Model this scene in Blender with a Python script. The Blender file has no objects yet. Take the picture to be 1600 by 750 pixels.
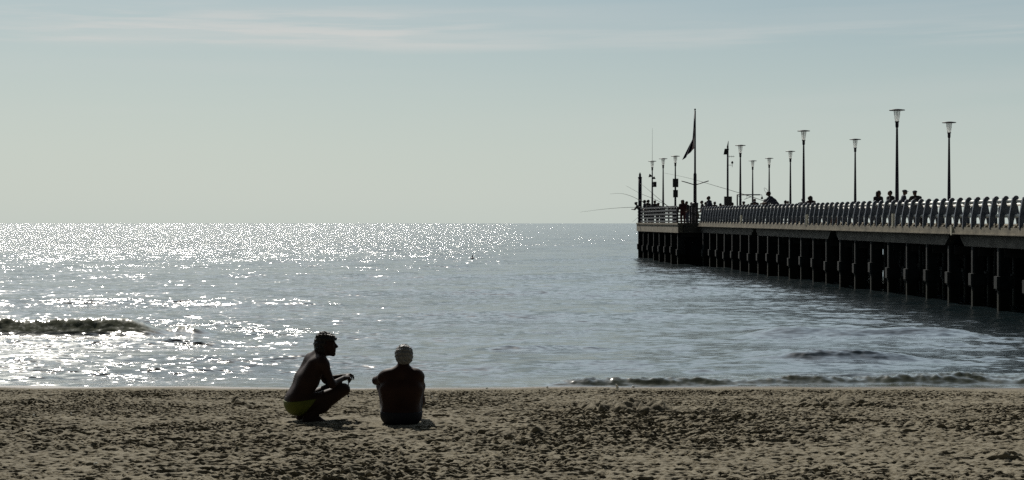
import bpy, math, random
import numpy as np
from mathutils import Vector, Matrix

# ------------------------------------------------------------------ camera
SC = bpy.context.scene
COL = SC.collection
F = 2400.0            # focal length in pixels of the 1600 px wide photograph
EYE = 3.0
EY0 = 347.0           # row of the eye level
cam_d = bpy.data.cameras.new('camera')
cam = bpy.data.objects.new('camera', cam_d); COL.objects.link(cam)
cam.location = (0, 0, EYE); cam.rotation_euler = (math.radians(90), 0, 0)
cam_d.sensor_width = 36; cam_d.lens = 36 * F / 1600
cam_d.shift_y = -(375 - EY0) / 1600
cam_d.clip_start = 0.1; cam_d.clip_end = 20000
SC.camera = cam

# ------------------------------------------------------------------ sky, sun, exposure
SUN_AZ = math.radians(-17.5)    # left of the view axis
SUN_EL = math.radians(42)
world = bpy.data.worlds.new('World'); SC.world = world; world.use_nodes = True
wn, wl = world.node_tree.nodes, world.node_tree.links
wn.clear()
w_out = wn.new('ShaderNodeOutputWorld'); w_bg = wn.new('ShaderNodeBackground')
sky = wn.new('ShaderNodeTexSky'); sky.sky_type = 'NISHITA'; sky.sun_disc = False
sky.sun_elevation = SUN_EL; sky.sun_rotation = SUN_AZ
sky.altitude = 0; sky.air_density = 1.0; sky.dust_density = 1.2; sky.ozone_density = 1.0
w_bg.inputs['Strength'].default_value = 0.0575
# thin veil of high cloud: desaturates the blue, with long faint cirrus streaks
tc = wn.new('ShaderNodeTexCoord'); sep = wn.new('ShaderNodeSeparateXYZ')
wl.new(tc.outputs['Generated'], sep.inputs[0])
def wmath(op, a, b=None, c=None):
    n = wn.new('ShaderNodeMath'); n.operation = op
    for i, v in enumerate((a, b, c)):
        if v is None: continue
        if isinstance(v, (int, float)): n.inputs[i].default_value = v
        else: wl.new(v, n.inputs[i])
    return n.outputs[0]
def wmap(v, a, b, c, d):
    n = wn.new('ShaderNodeMapRange'); n.interpolation_type = 'SMOOTHSTEP'
    wl.new(v, n.inputs[0])
    for i, q in enumerate((a, b, c, d)): n.inputs[i + 1].default_value = q
    return n.outputs[0]
az = wmath('ARCTAN2', sep.outputs[0], sep.outputs[1])
el = sep.outputs[2]
elw = wmath('ADD', el, wmath('MULTIPLY', az, -0.012))
def streak(sx, sz, off, lo, hi, det=4.0, rough=.55):
    c = wn.new('ShaderNodeCombineXYZ')
    wl.new(wmath('MULTIPLY', az, sx), c.inputs[0]); wl.new(wmath('MULTIPLY', elw, sz), c.inputs[1]); c.inputs[2].default_value = off
    t = wn.new('ShaderNodeTexNoise'); t.inputs['Scale'].default_value = 1; t.inputs['Detail'].default_value = det
    t.inputs['Roughness'].default_value = rough
    wl.new(c.outputs[0], t.inputs['Vector'])
    return wmap(t.outputs[0], lo, hi, 0, 1)
s1 = streak(8.5, 135, 13.3, .47, .66, 5)          # thin streaks, mostly upper left
s2 = streak(2.2, 42, 9.1, .42, .70, 3)      # broad soft bands
s3 = streak(4.0, 75, 5.7, .40, .60, 4)
band = wmath('MULTIPLY', wmap(el, .104, .120, 0, 1), wmap(el, .129, .140, 1, .15))
left = wmap(az, -.10, .06, 1, .18)
cl = wmath('ADD', wmath('MULTIPLY', wmath('MULTIPLY', s1, band), wmath('MULTIPLY', left, .45)), wmath('MULTIPLY', wmath('MULTIPLY', s2, wmap(el, .03, .11, .2, 1)), .12))
cl = wmath('ADD', cl, wmath('MULTIPLY', wmath('MULTIPLY', s3, wmath('MULTIPLY', wmap(el, .108, .115, 0, 1), wmap(el, .120, .128, 1, 0))), .30))
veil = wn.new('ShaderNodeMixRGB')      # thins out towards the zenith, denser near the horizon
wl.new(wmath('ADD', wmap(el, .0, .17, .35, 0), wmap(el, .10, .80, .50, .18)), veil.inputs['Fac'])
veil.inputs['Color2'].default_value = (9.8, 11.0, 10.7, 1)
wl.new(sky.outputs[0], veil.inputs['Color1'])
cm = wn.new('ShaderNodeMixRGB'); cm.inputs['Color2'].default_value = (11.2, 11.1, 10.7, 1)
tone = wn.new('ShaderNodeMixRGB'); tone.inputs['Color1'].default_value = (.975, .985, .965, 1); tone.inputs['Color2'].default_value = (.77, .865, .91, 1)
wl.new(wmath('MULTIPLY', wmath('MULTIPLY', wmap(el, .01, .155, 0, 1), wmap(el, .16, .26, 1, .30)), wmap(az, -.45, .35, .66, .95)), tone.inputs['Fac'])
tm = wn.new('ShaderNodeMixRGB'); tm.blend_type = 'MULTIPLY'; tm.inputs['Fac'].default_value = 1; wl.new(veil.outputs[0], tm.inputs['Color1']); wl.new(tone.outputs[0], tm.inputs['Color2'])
wl.new(cl, cm.inputs['Fac']); wl.new(tm.outputs[0], cm.inputs['Color1'])
# sky dimmed overhead and behind the camera to cut the fill light
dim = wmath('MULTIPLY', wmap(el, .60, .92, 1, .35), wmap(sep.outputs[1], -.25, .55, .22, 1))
# unseen hazy sky above the view, brightened to lighten the water
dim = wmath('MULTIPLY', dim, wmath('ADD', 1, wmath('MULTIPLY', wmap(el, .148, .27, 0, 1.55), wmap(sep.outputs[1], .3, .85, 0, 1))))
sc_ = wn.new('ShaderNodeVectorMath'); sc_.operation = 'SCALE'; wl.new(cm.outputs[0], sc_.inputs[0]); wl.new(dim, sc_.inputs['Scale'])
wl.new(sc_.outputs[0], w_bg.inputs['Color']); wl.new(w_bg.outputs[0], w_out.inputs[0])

sun_d = bpy.data.lights.new('sun', 'SUN'); sun_o = bpy.data.objects.new('sun', sun_d); COL.objects.link(sun_o)
sun_d.energy = 5.0; sun_d.angle = math.radians(0.55); sun_d.color = (1, .95, .86)
SUN = Vector((math.sin(SUN_AZ) * math.cos(SUN_EL), math.cos(SUN_AZ) * math.cos(SUN_EL), math.sin(SUN_EL)))
sun_o.rotation_euler = SUN.to_track_quat('Z', 'Y').to_euler(); sun_o.location = (0, 0, 30)

vs = SC.view_settings
SC.display_settings.display_device = 'sRGB'
vs.view_transform = 'Standard'; vs.look = 'None'; vs.exposure = 0.0; vs.gamma = 1; vs.use_curve_mapping = False
SC.render.engine = 'CYCLES'
SC.cycles.use_denoising = False
SC.cycles.max_bounces = 6; SC.cycles.glossy_bounces = 3; SC.cycles.transmission_bounces = 4
SC.cycles.sample_clamp_direct = 0; SC.cycles.sample_clamp_indirect = 4
SC.cycles.caustics_reflective = False; SC.cycles.caustics_refractive = False
SC.cycles.pixel_filter_type = 'BLACKMAN_HARRIS'

random.seed(5); RNG = np.random.default_rng(11)

# ------------------------------------------------------------------ small maths
def hash2(ix, iy, seed):
    h = (ix.astype(np.int64) * 374761393 + iy.astype(np.int64) * 668265263 + seed * 974711) & 0xffffffff
    h = ((h ^ (h >> 13)) * 1274126177) & 0xffffffff
    return (h ^ (h >> 16)) & 0xffffffff
def gnoise(x, y, seed=0):
    """gradient noise, about -0.7..0.7"""
    x0 = np.floor(x); y0 = np.floor(y); fx = x - x0; fy = y - y0
    u = fx * fx * fx * (fx * (fx * 6 - 15) + 10); v = fy * fy * fy * (fy * (fy * 6 - 15) + 10)
    def g(ix, iy, dx, dy):
        a = hash2(ix, iy, seed) * (2 * math.pi / 4294967296.0)
        return np.cos(a) * dx + np.sin(a) * dy
    a = g(x0, y0, fx, fy); b = g(x0 + 1, y0, fx - 1, fy); c = g(x0, y0 + 1, fx, fy - 1); d = g(x0 + 1, y0 + 1, fx - 1, fy - 1)
    return (a * (1 - u) + b * u) * (1 - v) + (c * (1 - u) + d * u) * v
def sstep(a, b, x):
    t = np.clip((x - a) / (b - a), 0, 1); return t * t * (3 - 2 * t)

# ------------------------------------------------------------------ object helpers
def tag(o, label=None, cat=None, group=None, kind=None):
    if label: o['label'] = label
    if cat: o['category'] = cat
    if group: o['group'] = group
    if kind: o['kind'] = kind
    return o
def empty(name, loc, rz=0, label=None, cat=None, group=None, scale=None):
    o = bpy.data.objects.new(name, None); COL.objects.link(o)
    o.location = loc; o.rotation_euler = (0, 0, rz); o.empty_display_size = .3
    if scale: o.scale = (scale,) * 3
    return tag(o, label, cat, group)
def mesh_np(name, verts, quads, mat=None, parent=None, smooth=True, tris=False):
    me = bpy.data.meshes.new(name); n = len(verts); k = 3 if tris else 4
    me.vertices.add(n); me.vertices.foreach_set('co', np.ascontiguousarray(verts, dtype=np.float32).ravel())
    m = len(quads)
    me.loops.add(m * k); me.loops.foreach_set('vertex_index', np.ascontiguousarray(quads, dtype=np.int32).ravel())
    me.polygons.add(m); me.polygons.foreach_set('loop_start', np.arange(0, m * k, k, dtype=np.int32))
    me.polygons.foreach_set('use_smooth', np.full(m, smooth, dtype=bool))
    me.update(calc_edges=True)
    if mat: me.materials.append(mat)
    o = bpy.data.objects.new(name, me); COL.objects.link(o)
    if parent: o.parent = parent
    return o
def grid_quads(nr, nc):
    i = np.arange(nr - 1)[:, None] * nc + np.arange(nc - 1)[None, :]
    return np.stack([i, i + 1, i + nc + 1, i + nc], -1).reshape(-1, 4)

class MB:
    """collects solids into one mesh"""
    def __init__(s): s.v = []; s.f = []; s.sm = []
    def add(s, vs, fs, smooth=False):
        b = len(s.v); s.v += [tuple(p) for p in vs]; s.f += [tuple(b + i for i in q) for q in fs]; s.sm += [smooth] * len(fs)
        return s
    def box(s, c, size, ax=None, ch=0.0):
        """box with centre c; ax = 3 unit vectors"""
        ax = ax or (Vector((1, 0, 0)), Vector((0, 1, 0)), Vector((0, 0, 1)))
        c = Vector(c); h = [q / 2 for q in size]
        if ch <= 0:
            P = [c + ax[0] * (i * h[0]) + ax[1] * (j * h[1]) + ax[2] * (k * h[2]) for k in (-1, 1) for j in (-1, 1) for i in (-1, 1)]
            return s.add(P, [(0, 2, 3, 1), (4, 5, 7, 6), (0, 1, 5, 4), (2, 6, 7, 3), (0, 4, 6, 2), (1, 3, 7, 5)])
        # chamfered vertical section
        pts = []
        for (a, b) in ((h[0] - ch, h[1]), (h[0], h[1] - ch), (h[0], -h[1] + ch), (h[0] - ch, -h[1]), (-h[0] + ch, -h[1]), (-h[0], -h[1] + ch), (-h[0], h[1] - ch), (-h[0] + ch, h[1])):
            pts.append((a, b))
        pts.reverse()
        P = [c + ax[0] * a + ax[1] * b + ax[2] * z for z in (-h[2], h[2]) for a, b in pts]
        n = 8
        fs = [(i, (i + 1) % n, n + (i + 1) % n, n + i) for i in range(n)] + [tuple(reversed(range(n))), tuple(range(n, 2 * n))]
        return s.add(P, fs)
    def tube(s, pts, radii, seg=10, caps=True, smooth=True):
        pts = [Vector(p) for p in pts]
        if isinstance(radii, (int, float)): radii = [radii] * len(pts)
        V = []; up = Vector((0, 0, 1)); prev = None
        for i, p in enumerate(pts):
            t = (pts[min(i + 1, len(pts) - 1)] - pts[max(i - 1, 0)])
            if t.length < 1e-9: t = Vector((0, 0, 1))
            t.normalize()
            if prev is None:
                a = t.cross(up)
                if a.length < .05: a = t.cross(Vector((1, 0, 0)))
            else: a = prev - t * prev.dot(t)
            a.normalize(); prev = a; b = t.cross(a)
            for k in range(seg):
                q = 2 * math.pi * k / seg
                V.append(p + (a * math.cos(q) + b * math.sin(q)) * radii[i])
        fs = []
        for i in range(len(pts) - 1):
            for k in range(seg):
                k2 = (k + 1) % seg
                fs.append((i * seg + k, i * seg + k2, (i + 1) * seg + k2, (i + 1) * seg + k))
        s.add(V, fs, smooth)
        if caps:
            b = len(s.v) - len(V)
            s.f.append(tuple(b + k for k in reversed(range(seg)))); s.sm.append(False)
            e = b + (len(pts) - 1) * seg
            s.f.append(tuple(e + k for k in range(seg))); s.sm.append(False)
        return s
    def lathe(s, prof, c=(0, 0, 0), seg=20, smooth=True):
        return s.tube_z(prof, c, seg, smooth)
    def tube_z(s, prof, c, seg, smooth):
        c = Vector(c); V = []
        for r, z in prof:
            for k in range(seg):
                q = 2 * math.pi * k / seg
                V.append(c + Vector((r * math.cos(q), r * math.sin(q), z)))
        fs = [(i * seg + k, i * seg + (k + 1) % seg, (i + 1) * seg + (k + 1) % seg, (i + 1) * seg + k) for i in range(len(prof) - 1) for k in range(seg)]
        return s.add(V, fs, smooth)
    def prism(s, poly, thick, ax, c):
        """poly in (ax0, ax2) plane, thickness along ax1, centred"""
        c = Vector(c); n = len(poly)
        P = [c + ax[0] * a + ax[2] * b + ax[1] * t for t in (-thick / 2, thick / 2) for a, b in poly]
        return s.add(P, [tuple(range(n)), tuple(reversed(range(n, 2 * n)))] + [(i, n + i, n + (i + 1) % n, (i + 1) % n) for i in range(n)])
    def build(s, name, mat, parent=None):
        me = bpy.data.meshes.new(name); me.from_pydata([tuple(v) for v in s.v], [], s.f); me.update()
        me.polygons.foreach_set('use_smooth', np.array(s.sm, dtype=bool))
        if mat: me.materials.append(mat)
        o = bpy.data.objects.new(name, me); COL.objects.link(o)
        if parent: o.parent = parent
        return o
def copy_tree(o, parent=None):
    c = o.copy(); COL.objects.link(c); c.parent = parent
    for ch in list(o.children): copy_tree(ch, c)
    return c

# ------------------------------------------------------------------ materials
def new_mat(name):
    m = bpy.data.materials.new(name); m.use_nodes = True
    return m, m.node_tree.nodes, m.node_tree.links, m.node_tree.nodes['Principled BSDF']
def simple(name, col, rough=.6, metal=0.0, var=.25, scale=6.0, bump=0.0, stretch=(1, 1, 1), spec=.3):
    """a surface colour broken up by noise"""
    m, n, l, p = new_mat(name)
    t = n.new('ShaderNodeTexCoord'); mp = n.new('ShaderNodeMapping'); mp.inputs['Scale'].default_value = stretch
    l.new(t.outputs['Object'], mp.inputs[0])
    no = n.new('ShaderNodeTexNoise'); no.inputs['Scale'].default_value = scale; no.inputs['Detail'].default_value = 6; no.inputs['Roughness'].default_value = .65
    l.new(mp.outputs[0], no.inputs['Vector'])
    r = n.new('ShaderNodeValToRGB')
    r.color_ramp.elements[0].position = .3; r.color_ramp.elements[1].position = .7
    r.color_ramp.elements[0].color = tuple(c * (1 - var) for c in col) + (1,)
    r.color_ramp.elements[1].color = tuple(min(1, c * (1 + var)) for c in col) + (1,)
    l.new(no.outputs[0], r.inputs[0]); l.new(r.outputs[0], p.inputs['Base Color'])
    p.inputs['Roughness'].default_value = rough; p.inputs['Metallic'].default_value = metal
    p.inputs['Specular IOR Level'].default_value = spec
    if bump:
        b = n.new('ShaderNodeBump'); b.inputs['Strength'].default_value = bump; b.inputs['Distance'].default_value = .02
        l.new(no.outputs[0], b.inputs['Height']); l.new(b.outputs[0], p.inputs['Normal'])
    return m
M = {}
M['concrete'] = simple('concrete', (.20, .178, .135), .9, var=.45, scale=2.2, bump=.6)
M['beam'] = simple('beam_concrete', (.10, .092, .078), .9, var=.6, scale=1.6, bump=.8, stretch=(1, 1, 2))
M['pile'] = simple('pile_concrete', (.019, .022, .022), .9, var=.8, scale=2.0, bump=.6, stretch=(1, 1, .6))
pn_ = M['pile'].node_tree; pp = pn_.nodes['Principled BSDF']; src = pp.inputs['Base Color'].links[0].from_socket
g_ = pn_.nodes.new('ShaderNodeNewGeometry'); s_ = pn_.nodes.new('ShaderNodeSeparateXYZ'); pn_.links.new(g_.outputs['Position'], s_.inputs[0])
n1 = pn_.nodes.new('ShaderNodeTexNoise'); n1.inputs['Scale'].default_value = 5; n1.inputs['Detail'].default_value = 5; pn_.links.new(g_.outputs['Position'], n1.inputs['Vector'])
a_ = pn_.nodes.new('ShaderNodeMath'); a_.operation = 'MULTIPLY_ADD'; pn_.links.new(n1.outputs[0], a_.inputs[0]); a_.inputs[1].default_value = -.9; pn_.links.new(s_.outputs[2], a_.inputs[2])
r_ = pn_.nodes.new('ShaderNodeMapRange'); pn_.links.new(a_.outputs[0], r_.inputs[0]); r_.inputs[1].default_value = .0; r_.inputs[2].default_value = .35
x_ = pn_.nodes.new('ShaderNodeMixRGB'); x_.inputs[1].default_value = (.012, .014, .008, 1); pn_.links.new(r_.outputs[0], x_.inputs[0]); pn_.links.new(src, x_.inputs[2]); pn_.links.new(x_.outputs[0], pp.inputs['Base Color'])
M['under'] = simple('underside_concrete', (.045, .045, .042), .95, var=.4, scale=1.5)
M['deck'] = simple('deck_paving', (.28, .26, .23), .85, var=.2, scale=4)
M['fin'] = simple('painted_fin', (.085, .100, .125), .55, var=.25, scale=5)
M['steel'] = simple('steel_rail', (.86, .84, .78), .40, metal=.0, var=.12, scale=9)
M['pole'] = simple('pole_paint', (.018, .016, .030), .45, var=.25, scale=3)
M['cap'] = simple('lamp_cap', (.035, .035, .04), .5, var=.2)
M['cream'] = simple('cream_paint', (.62, .58, .45), .6, var=.15)
M['dark'] = simple('dark_plastic', (.025, .026, .03), .5, var=.3)
M['rail_wood'] = simple('dark_rail_paint', (.035, .036, .042), .6, var=.3)
m, n, l, p = new_mat('lamp_glass'); M['glass'] = m       # thin frosted acrylic: part clear, part milky
tr = n.new('ShaderNodeBsdfTransparent'); tl = n.new('ShaderNodeBsdfTranslucent'); tl.inputs[0].default_value = (.9, .89, .85, 1)
p.inputs['Base Color'].default_value = (.85, .84, .8, 1); p.inputs['Roughness'].default_value = .2
m1_ = n.new('ShaderNodeMixShader'); m1_.inputs[0].default_value = .5; l.new(p.outputs[0], m1_.inputs[1]); l.new(tl.outputs[0], m1_.inputs[2])
m2_ = n.new('ShaderNodeMixShader'); m2_.inputs[0].default_value = .20; l.new(tr.outputs[0], m2_.inputs[1]); l.new(m1_.outputs[0], m2_.inputs[2])
l.new(m2_.outputs[0], n['Material Output'].inputs[0])
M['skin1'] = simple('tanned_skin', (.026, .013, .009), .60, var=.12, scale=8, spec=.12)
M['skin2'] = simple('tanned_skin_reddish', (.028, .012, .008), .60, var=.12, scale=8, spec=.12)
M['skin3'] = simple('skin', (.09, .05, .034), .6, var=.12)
M['hair_dark'] = simple('dark_hair', (.012, .010, .009), .55, var=.3, scale=40)
M['hair_grey'] = simple('grey_hair', (.15, .147, .143), .6, var=.45, scale=45, stretch=(1, 1, .3))
M['lime'] = simple('lime_fabric', (.085, .095, .006), .7, var=.08, scale=30)
M['navy'] = simple('navy_fabric', (.010, .011, .016), .8, var=.2, scale=20)

# ------------------------------------------------------------------ beach
def beach_profile(x, y):
    sh = 27.9 + .45 * gnoise(x * .11, x * 0 + 3.7, 5) + .35 * gnoise(x * .45, x * 0 + 1.2, 6) + .10 * gnoise(x * 1.7, x * 0 + 1.2, 9) - .010 * x
    base = .76 - .0 * y
    slope = np.interp(y - sh, [-60, -22, -10.4, -4, -1.2, 0, 1.5, 6, 20, 60], [1.15, .80, .755, .30, .105, .0, -.12, -.5, -1.6, -3.0])
    return slope
def px_to_sand(px, py):
    """photo pixel -> point on the beach profile"""
    k = (py - EY0) / F; y = 15.0
    for _ in range(60):
        x = (px - 800) / F * y
        z = float(beach_profile(np.array([x]), np.array([y]))[0]); y += (((EYE - z) / k) - y) * .5
    return (px - 800) / F * y, y, z
xs = np.concatenate([-np.geomspace(160, 10.6, 60), np.linspace(-10.4, 10.4, 800), np.geomspace(10.6, 160, 60)])
ys = np.concatenate([np.linspace(-60, 10.5, 50), np.linspace(10.7, 11.9, 20), np.linspace(11.92, 20, 390), np.linspace(20.02, 28.8, 340), np.geomspace(28.9, 90, 40)])
X, Y = np.meshgrid(xs, ys)
Z = beach_profile(X, Y)
dry = 1 - sstep(24.2, 27.2, Y + .5 * gnoise(X * .35, Y * .35, 31)); wetdamp = 1 - sstep(27.0, 28.1, Y)
fade = np.clip(1.2 - np.abs(X) / 40, 0, 1) * sstep(2, 9, Y)
dense = (np.abs(X) < 10.5) & (Y > 12)
# trampled sand: warped ridged noise at footprint size
def lumps(X, Y):
    wx = X + .16 * gnoise(X * 3.1, Y * 2.4, 41); wy = Y + .16 * gnoise(X * 3.1, Y * 2.4, 42)
    a = gnoise(wx * 3.6, wy * 2.6, 1); b = gnoise(wx * 6.4, wy * 4.2, 2); c = gnoise(wx * 13, wy * 9, 3)
    r1 = .35 - np.abs(a); r2 = .3 - np.abs(b); r3 = .28 - np.abs(c)
    return .026 * r1 + .094 * r2 + .078 * r3 + .02 * gnoise(X * 1.1, Y * 1.1, 7)
H = lumps(X * 1.6, Y * 1.6) * .70
H += .042 * (.3 - np.abs(gnoise(X * 11.5 + 3, Y * 8.5, 21)))
H += .006 * gnoise(X * 27, Y * 22, 13) * dense
amp = .84 + 1.0 * gnoise(X * .28, Y * .30, 8) + .5 * gnoise(X * .9, Y * .8, 18)
ZB = Z.copy()
Z = Z + H * fade * wetdamp * (.22 + .78 * dry) * np.clip(amp, .60, 1.25)
# footprints: dimples with a pushed-up rim
NF = 500
fx = RNG.uniform(-9.5, 9.5, NF); fy = RNG.uniform(12.5, 26.3, NF); fa = RNG.normal(0.4, .9, NF)
fx_keep = RNG.uniform(0, 1, NF) < (1 - .75 * sstep(23.5, 26.5, fy)); fx = fx[fx_keep]; fy = fy[fx_keep]; fa = fa[fx_keep]
flatx = X[0]; flaty = Y[:, 0]
for qx, qy, qa in zip(fx, fy, fa):
    R = .42
    i0, i1 = np.searchsorted(flaty, (qy - R, qy + R)); j0, j1 = np.searchsorted(flatx, (qx - R, qx + R))
    if i1 - i0 < 3 or j1 - j0 < 3: continue
    dx = X[i0:i1, j0:j1] - qx; dy = Y[i0:i1, j0:j1] - qy
    u = dx * math.cos(qa) + dy * math.sin(qa); v = -dx * math.sin(qa) + dy * math.cos(qa)
    r = np.sqrt((u / .15) ** 2 + (v / .085) ** 2)
    dep = .006 + .018 * ((qx * 12.9898 + qy * 78.233) % 1.0)
    Z[i0:i1, j0:j1] += dep * (-np.exp(-(r / .85) ** 4) + .55 * np.exp(-((r - 1.35) / .38) ** 2))
# dug-up ridges and clods the photograph shows on the right
def mound(px, py, wx, wy, h, seed, rough=.6):
    global Z
    cx, cy, _ = px_to_sand(px, py)
    q = np.exp(-(((X - cx) / wx) ** 2 + ((Y - cy) / wy) ** 2))
    Z = Z + q * h * (1 + rough * 2.2 * gnoise(X * 5.5, Y * 5.5, seed) + rough * 1.5 * gnoise(X * 13, Y * 13, seed + 1))
for a in ((935, 645, .30, .45, .10, 61), (985, 648, .45, .4, .09, 62), (1040, 649, .30, .35, .08, 63), (1100, 646, .35, .4, .05, 64),
          (1270, 638, .25, .5, .10, 65), (1300, 634, .22, .4, .10, 66), (1326, 636, .16, .35, .07, 67), (1360, 637, .3, .4, .05, 68),
          (840, 678, .06, .12, .07, 69), (375, 634, .15, .3, .09, 70), (655, 636, .2, .3, .05, 71), (1560, 714, .15, .25, .06, 72), (60, 632, .3, .4, .05, 73)):
    mound(*a)
# smoothed sand where the two men rest
for px_, py_ in ((480, 657), (627, 661)):
    cx, cy, _ = px_to_sand(px_, py_)
    q = np.exp(-(((X - cx) / .40) ** 4 + ((Y - cy - .15) / .55) ** 4)); Z = Z * (1 - .65 * q) + (ZB - .012) * .65 * q
m, n, l, p = new_mat('sand'); M['sand'] = m
geo = n.new('ShaderNodeNewGeometry'); sp = n.new('ShaderNodeSeparateXYZ'); l.new(geo.outputs['Position'], sp.inputs[0])
nz = n.new('ShaderNodeTexNoise'); nz.inputs['Scale'].default_value = 1.4; nz.inputs['Detail'].default_value = 8; nz.inputs['Roughness'].default_value = .7
l.new(geo.outputs['Position'], nz.inputs['Vector'])
rp = n.new('ShaderNodeValToRGB'); rp.color_ramp.elements[0].position = .35; rp.color_ramp.elements[1].position = .68
rp.color_ramp.elements[0].color = (.130, .115, .083, 1); rp.color_ramp.elements[1].color = (.184, .164, .120, 1)
l.new(nz.outputs[0], rp.inputs[0])
ng = n.new('ShaderNodeTexNoise'); ng.inputs['Scale'].default_value = 160; ng.inputs['Detail'].default_value = 3
l.new(geo.outputs['Position'], ng.inputs['Vector'])
mg = n.new('ShaderNodeMixRGB'); mg.blend_type = 'OVERLAY'; mg.inputs[0].default_value = .5
l.new(rp.outputs[0], mg.inputs[1]); l.new(ng.outputs[0], mg.inputs[2])
wet = n.new('ShaderNodeMapRange'); wet.interpolation_type = 'SMOOTHSTEP'
wz = n.new('ShaderNodeMath'); wz.operation = 'MULTIPLY_ADD'; l.new(nz.outputs[0], wz.inputs[0]); wz.inputs[1].default_value = -.10; l.new(sp.outputs[2], wz.inputs[2])
l.new(wz.outputs[0], wet.inputs[0]); wet.inputs[1].default_value = .01; wet.inputs[2].default_value = .12; wet.inputs[3].default_value = 1; wet.inputs[4].default_value = 0
mw = n.new('ShaderNodeMixRGB'); mw.inputs[2].default_value = (.055, .042, .030, 1)
l.new(wet.outputs[0], mw.inputs[0]); l.new(mg.outputs[0], mw.inputs[1]); l.new(mw.outputs[0], p.inputs['Base Color'])
wr = n.new('ShaderNodeMapRange'); l.new(wet.outputs[0], wr.inputs[0]); wr.inputs[3].default_value = .95; wr.inputs[4].default_value = .55; l.new(wr.outputs[0], p.inputs['Roughness'])
wr = n.new('ShaderNodeMapRange'); l.new(wet.outputs[0], wr.inputs[0]); wr.inputs[3].default_value = .12; wr.inputs[4].default_value = .2; l.new(wr.outputs[0], p.inputs['Specular IOR Level'])
bp = n.new('ShaderNodeBump'); bp.inputs['Strength'].default_value = .9; bp.inputs['Distance'].default_value = .012
nb = n.new('ShaderNodeTexNoise'); nb.inputs['Scale'].default_value = 34; nb.inputs['Detail'].default_value = 5
l.new(geo.outputs['Position'], nb.inputs['Vector']); l.new(nb.outputs[0], bp.inputs['Height']); l.new(bp.outputs[0], p.inputs['Normal'])
YS = Y - 1.7 * np.clip(Z - ZB, -.08, .08) * dense      # ridges lean a little towards the land
beach = mesh_np('sand', np.stack([X, YS, Z], -1).reshape(-1, 3), grid_quads(*X.shape), M['sand'])
tag(beach, kind='structure')
SANDZ = Z.copy()
def sand_z(x, y):
    i = min(max(int(np.searchsorted(flaty, y)), 0), len(flaty) - 1); j = min(max(int(np.searchsorted(flatx, x)), 0), len(flatx) - 1)
    return float(SANDZ[i, j])

# ------------------------------------------------------------------ sea
rows = [26.6]
while rows[-1] < 3400: rows.append(rows[-1] + .052 * (rows[-1] / 27) ** 1.55)
rows = np.array(rows)
tt = np.concatenate([-np.geomspace(4.0, .36, 40), np.linspace(-.352, .352, 820), np.geomspace(.36, 4.0, 40)])
T, YW = np.meshgrid(tt, rows); XW = T * (YW + 1.0)
ZW = np.zeros_like(XW)
cell = np.gradient(rows)[:, None] * np.ones_like(T)
WR = np.random.default_rng(4)
def group(freq, s): return .55 + .9 * np.clip(gnoise(XW * freq, YW * freq * 1.7, s) + .25, 0, 1)
for k in range(46):
    lam = .45 * (1.085 ** k) * WR.uniform(.95, 1.05)            # 0.45 .. 18 m
    ang = WR.normal(0, .50 if lam < 4 else .22)
    kx, ky = math.sin(ang) * 2 * math.pi / lam, math.cos(ang) * 2 * math.pi / lam
    a = (.0028 if lam < 5 else .0036) * lam ** .80
    if lam > 8: a *= .6
    att = np.clip((lam - 2.2 * cell) / (1.6 * cell), 0, 1)
    ph = kx * XW + ky * YW + WR.uniform(0, 6.28) + 1.6 * gnoise(XW / (lam * 5), YW / (lam * 4), 100 + k)
    w = np.sin(ph); w = w - .22 * np.cos(2 * ph)
    ZW += a * att * w * group(.22 / lam ** .5, 200 + k)
shore = sstep(27.0, 31.5, YW)
ZW *= (.35 + .65 * shore)
crestnoise = gnoise(XW * .35, YW * 0 + 2.0, 77)
def breaker(yc, h, x0, x1, back, front, sd, foam=.0, wob=.35):
    """a low wave with a long back and a short steep face towards the beach"""
    global ZW
    y0 = yc + wob * gnoise(XW * .22, XW * 0 + sd, sd) * 2 + .12 * gnoise(XW * 1.1, XW * 0, sd + 1)
    env = sstep(x0[0], x0[1], XW) * (1 - sstep(x1[0], x1[1], XW)) * (1 + (.35 if yc > 31 else .8) * gnoise(XW * .6, XW * 0 + 5, sd + 2))
    d = YW - y0
    prof = np.where(d > 0, np.exp(-(d / back) ** 1.3), np.exp(-(-d / front) ** 2.2))
    rough = 1 + foam * (gnoise(XW * 4.5, YW * 6, sd + 3) * .5 + gnoise(XW * 11, YW * 14, sd + 4) * .3) * (d < .25)
    ZW += h * env * prof * rough
breaker(41.1, .44, (-40, -36), (-10.6, -9.0), 1.6, .50, 301, foam=.24, wob=.13)
breaker(41.6, .16, (-9.6, -9.0), (-8.6, -8.0), 1.2, .4, 311, foam=.8, wob=.1)
breaker(55.0, .26, (-60, -50), (-9, -4), 3.5, 1.8, 321, wob=.4)
breaker(38.2, .12, (-40, -30), (-9, -6), 1.5, .6, 331, foam=.5)
breaker(28.40, .130, (.4, 1.4), (40, 60), .55, .24, 341, foam=.7, wob=.10)
breaker(28.75, .11, (6.2, 8.5), (40, 60), .6, .25, 343, foam=.7, wob=.12)
breaker(28.9, .06, (2.5, 4.0), (5.0, 6.6), .6, .25, 347, foam=.6, wob=.12)
breaker(30.0, .11, (3.0, 6), (40, 60), .9, .35, 345, foam=.35, wob=.25)
breaker(33.4, .19, (5.0, 6.8), (7.6, 9.6), 1.2, .45, 351, foam=.3, wob=.1)
breaker(34.6, .11, (4.2, 6.0), (7.0, 9.6), 1.3, .55, 355, wob=.1)
breaker(40.3, .24, (5.4, 7.2), (11, 13), 1.6, .75, 361, wob=.3)
breaker(43.0, .12, (7.0, 8.5), (9, 11), 1.6, .75, 363, wob=.3)
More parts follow.
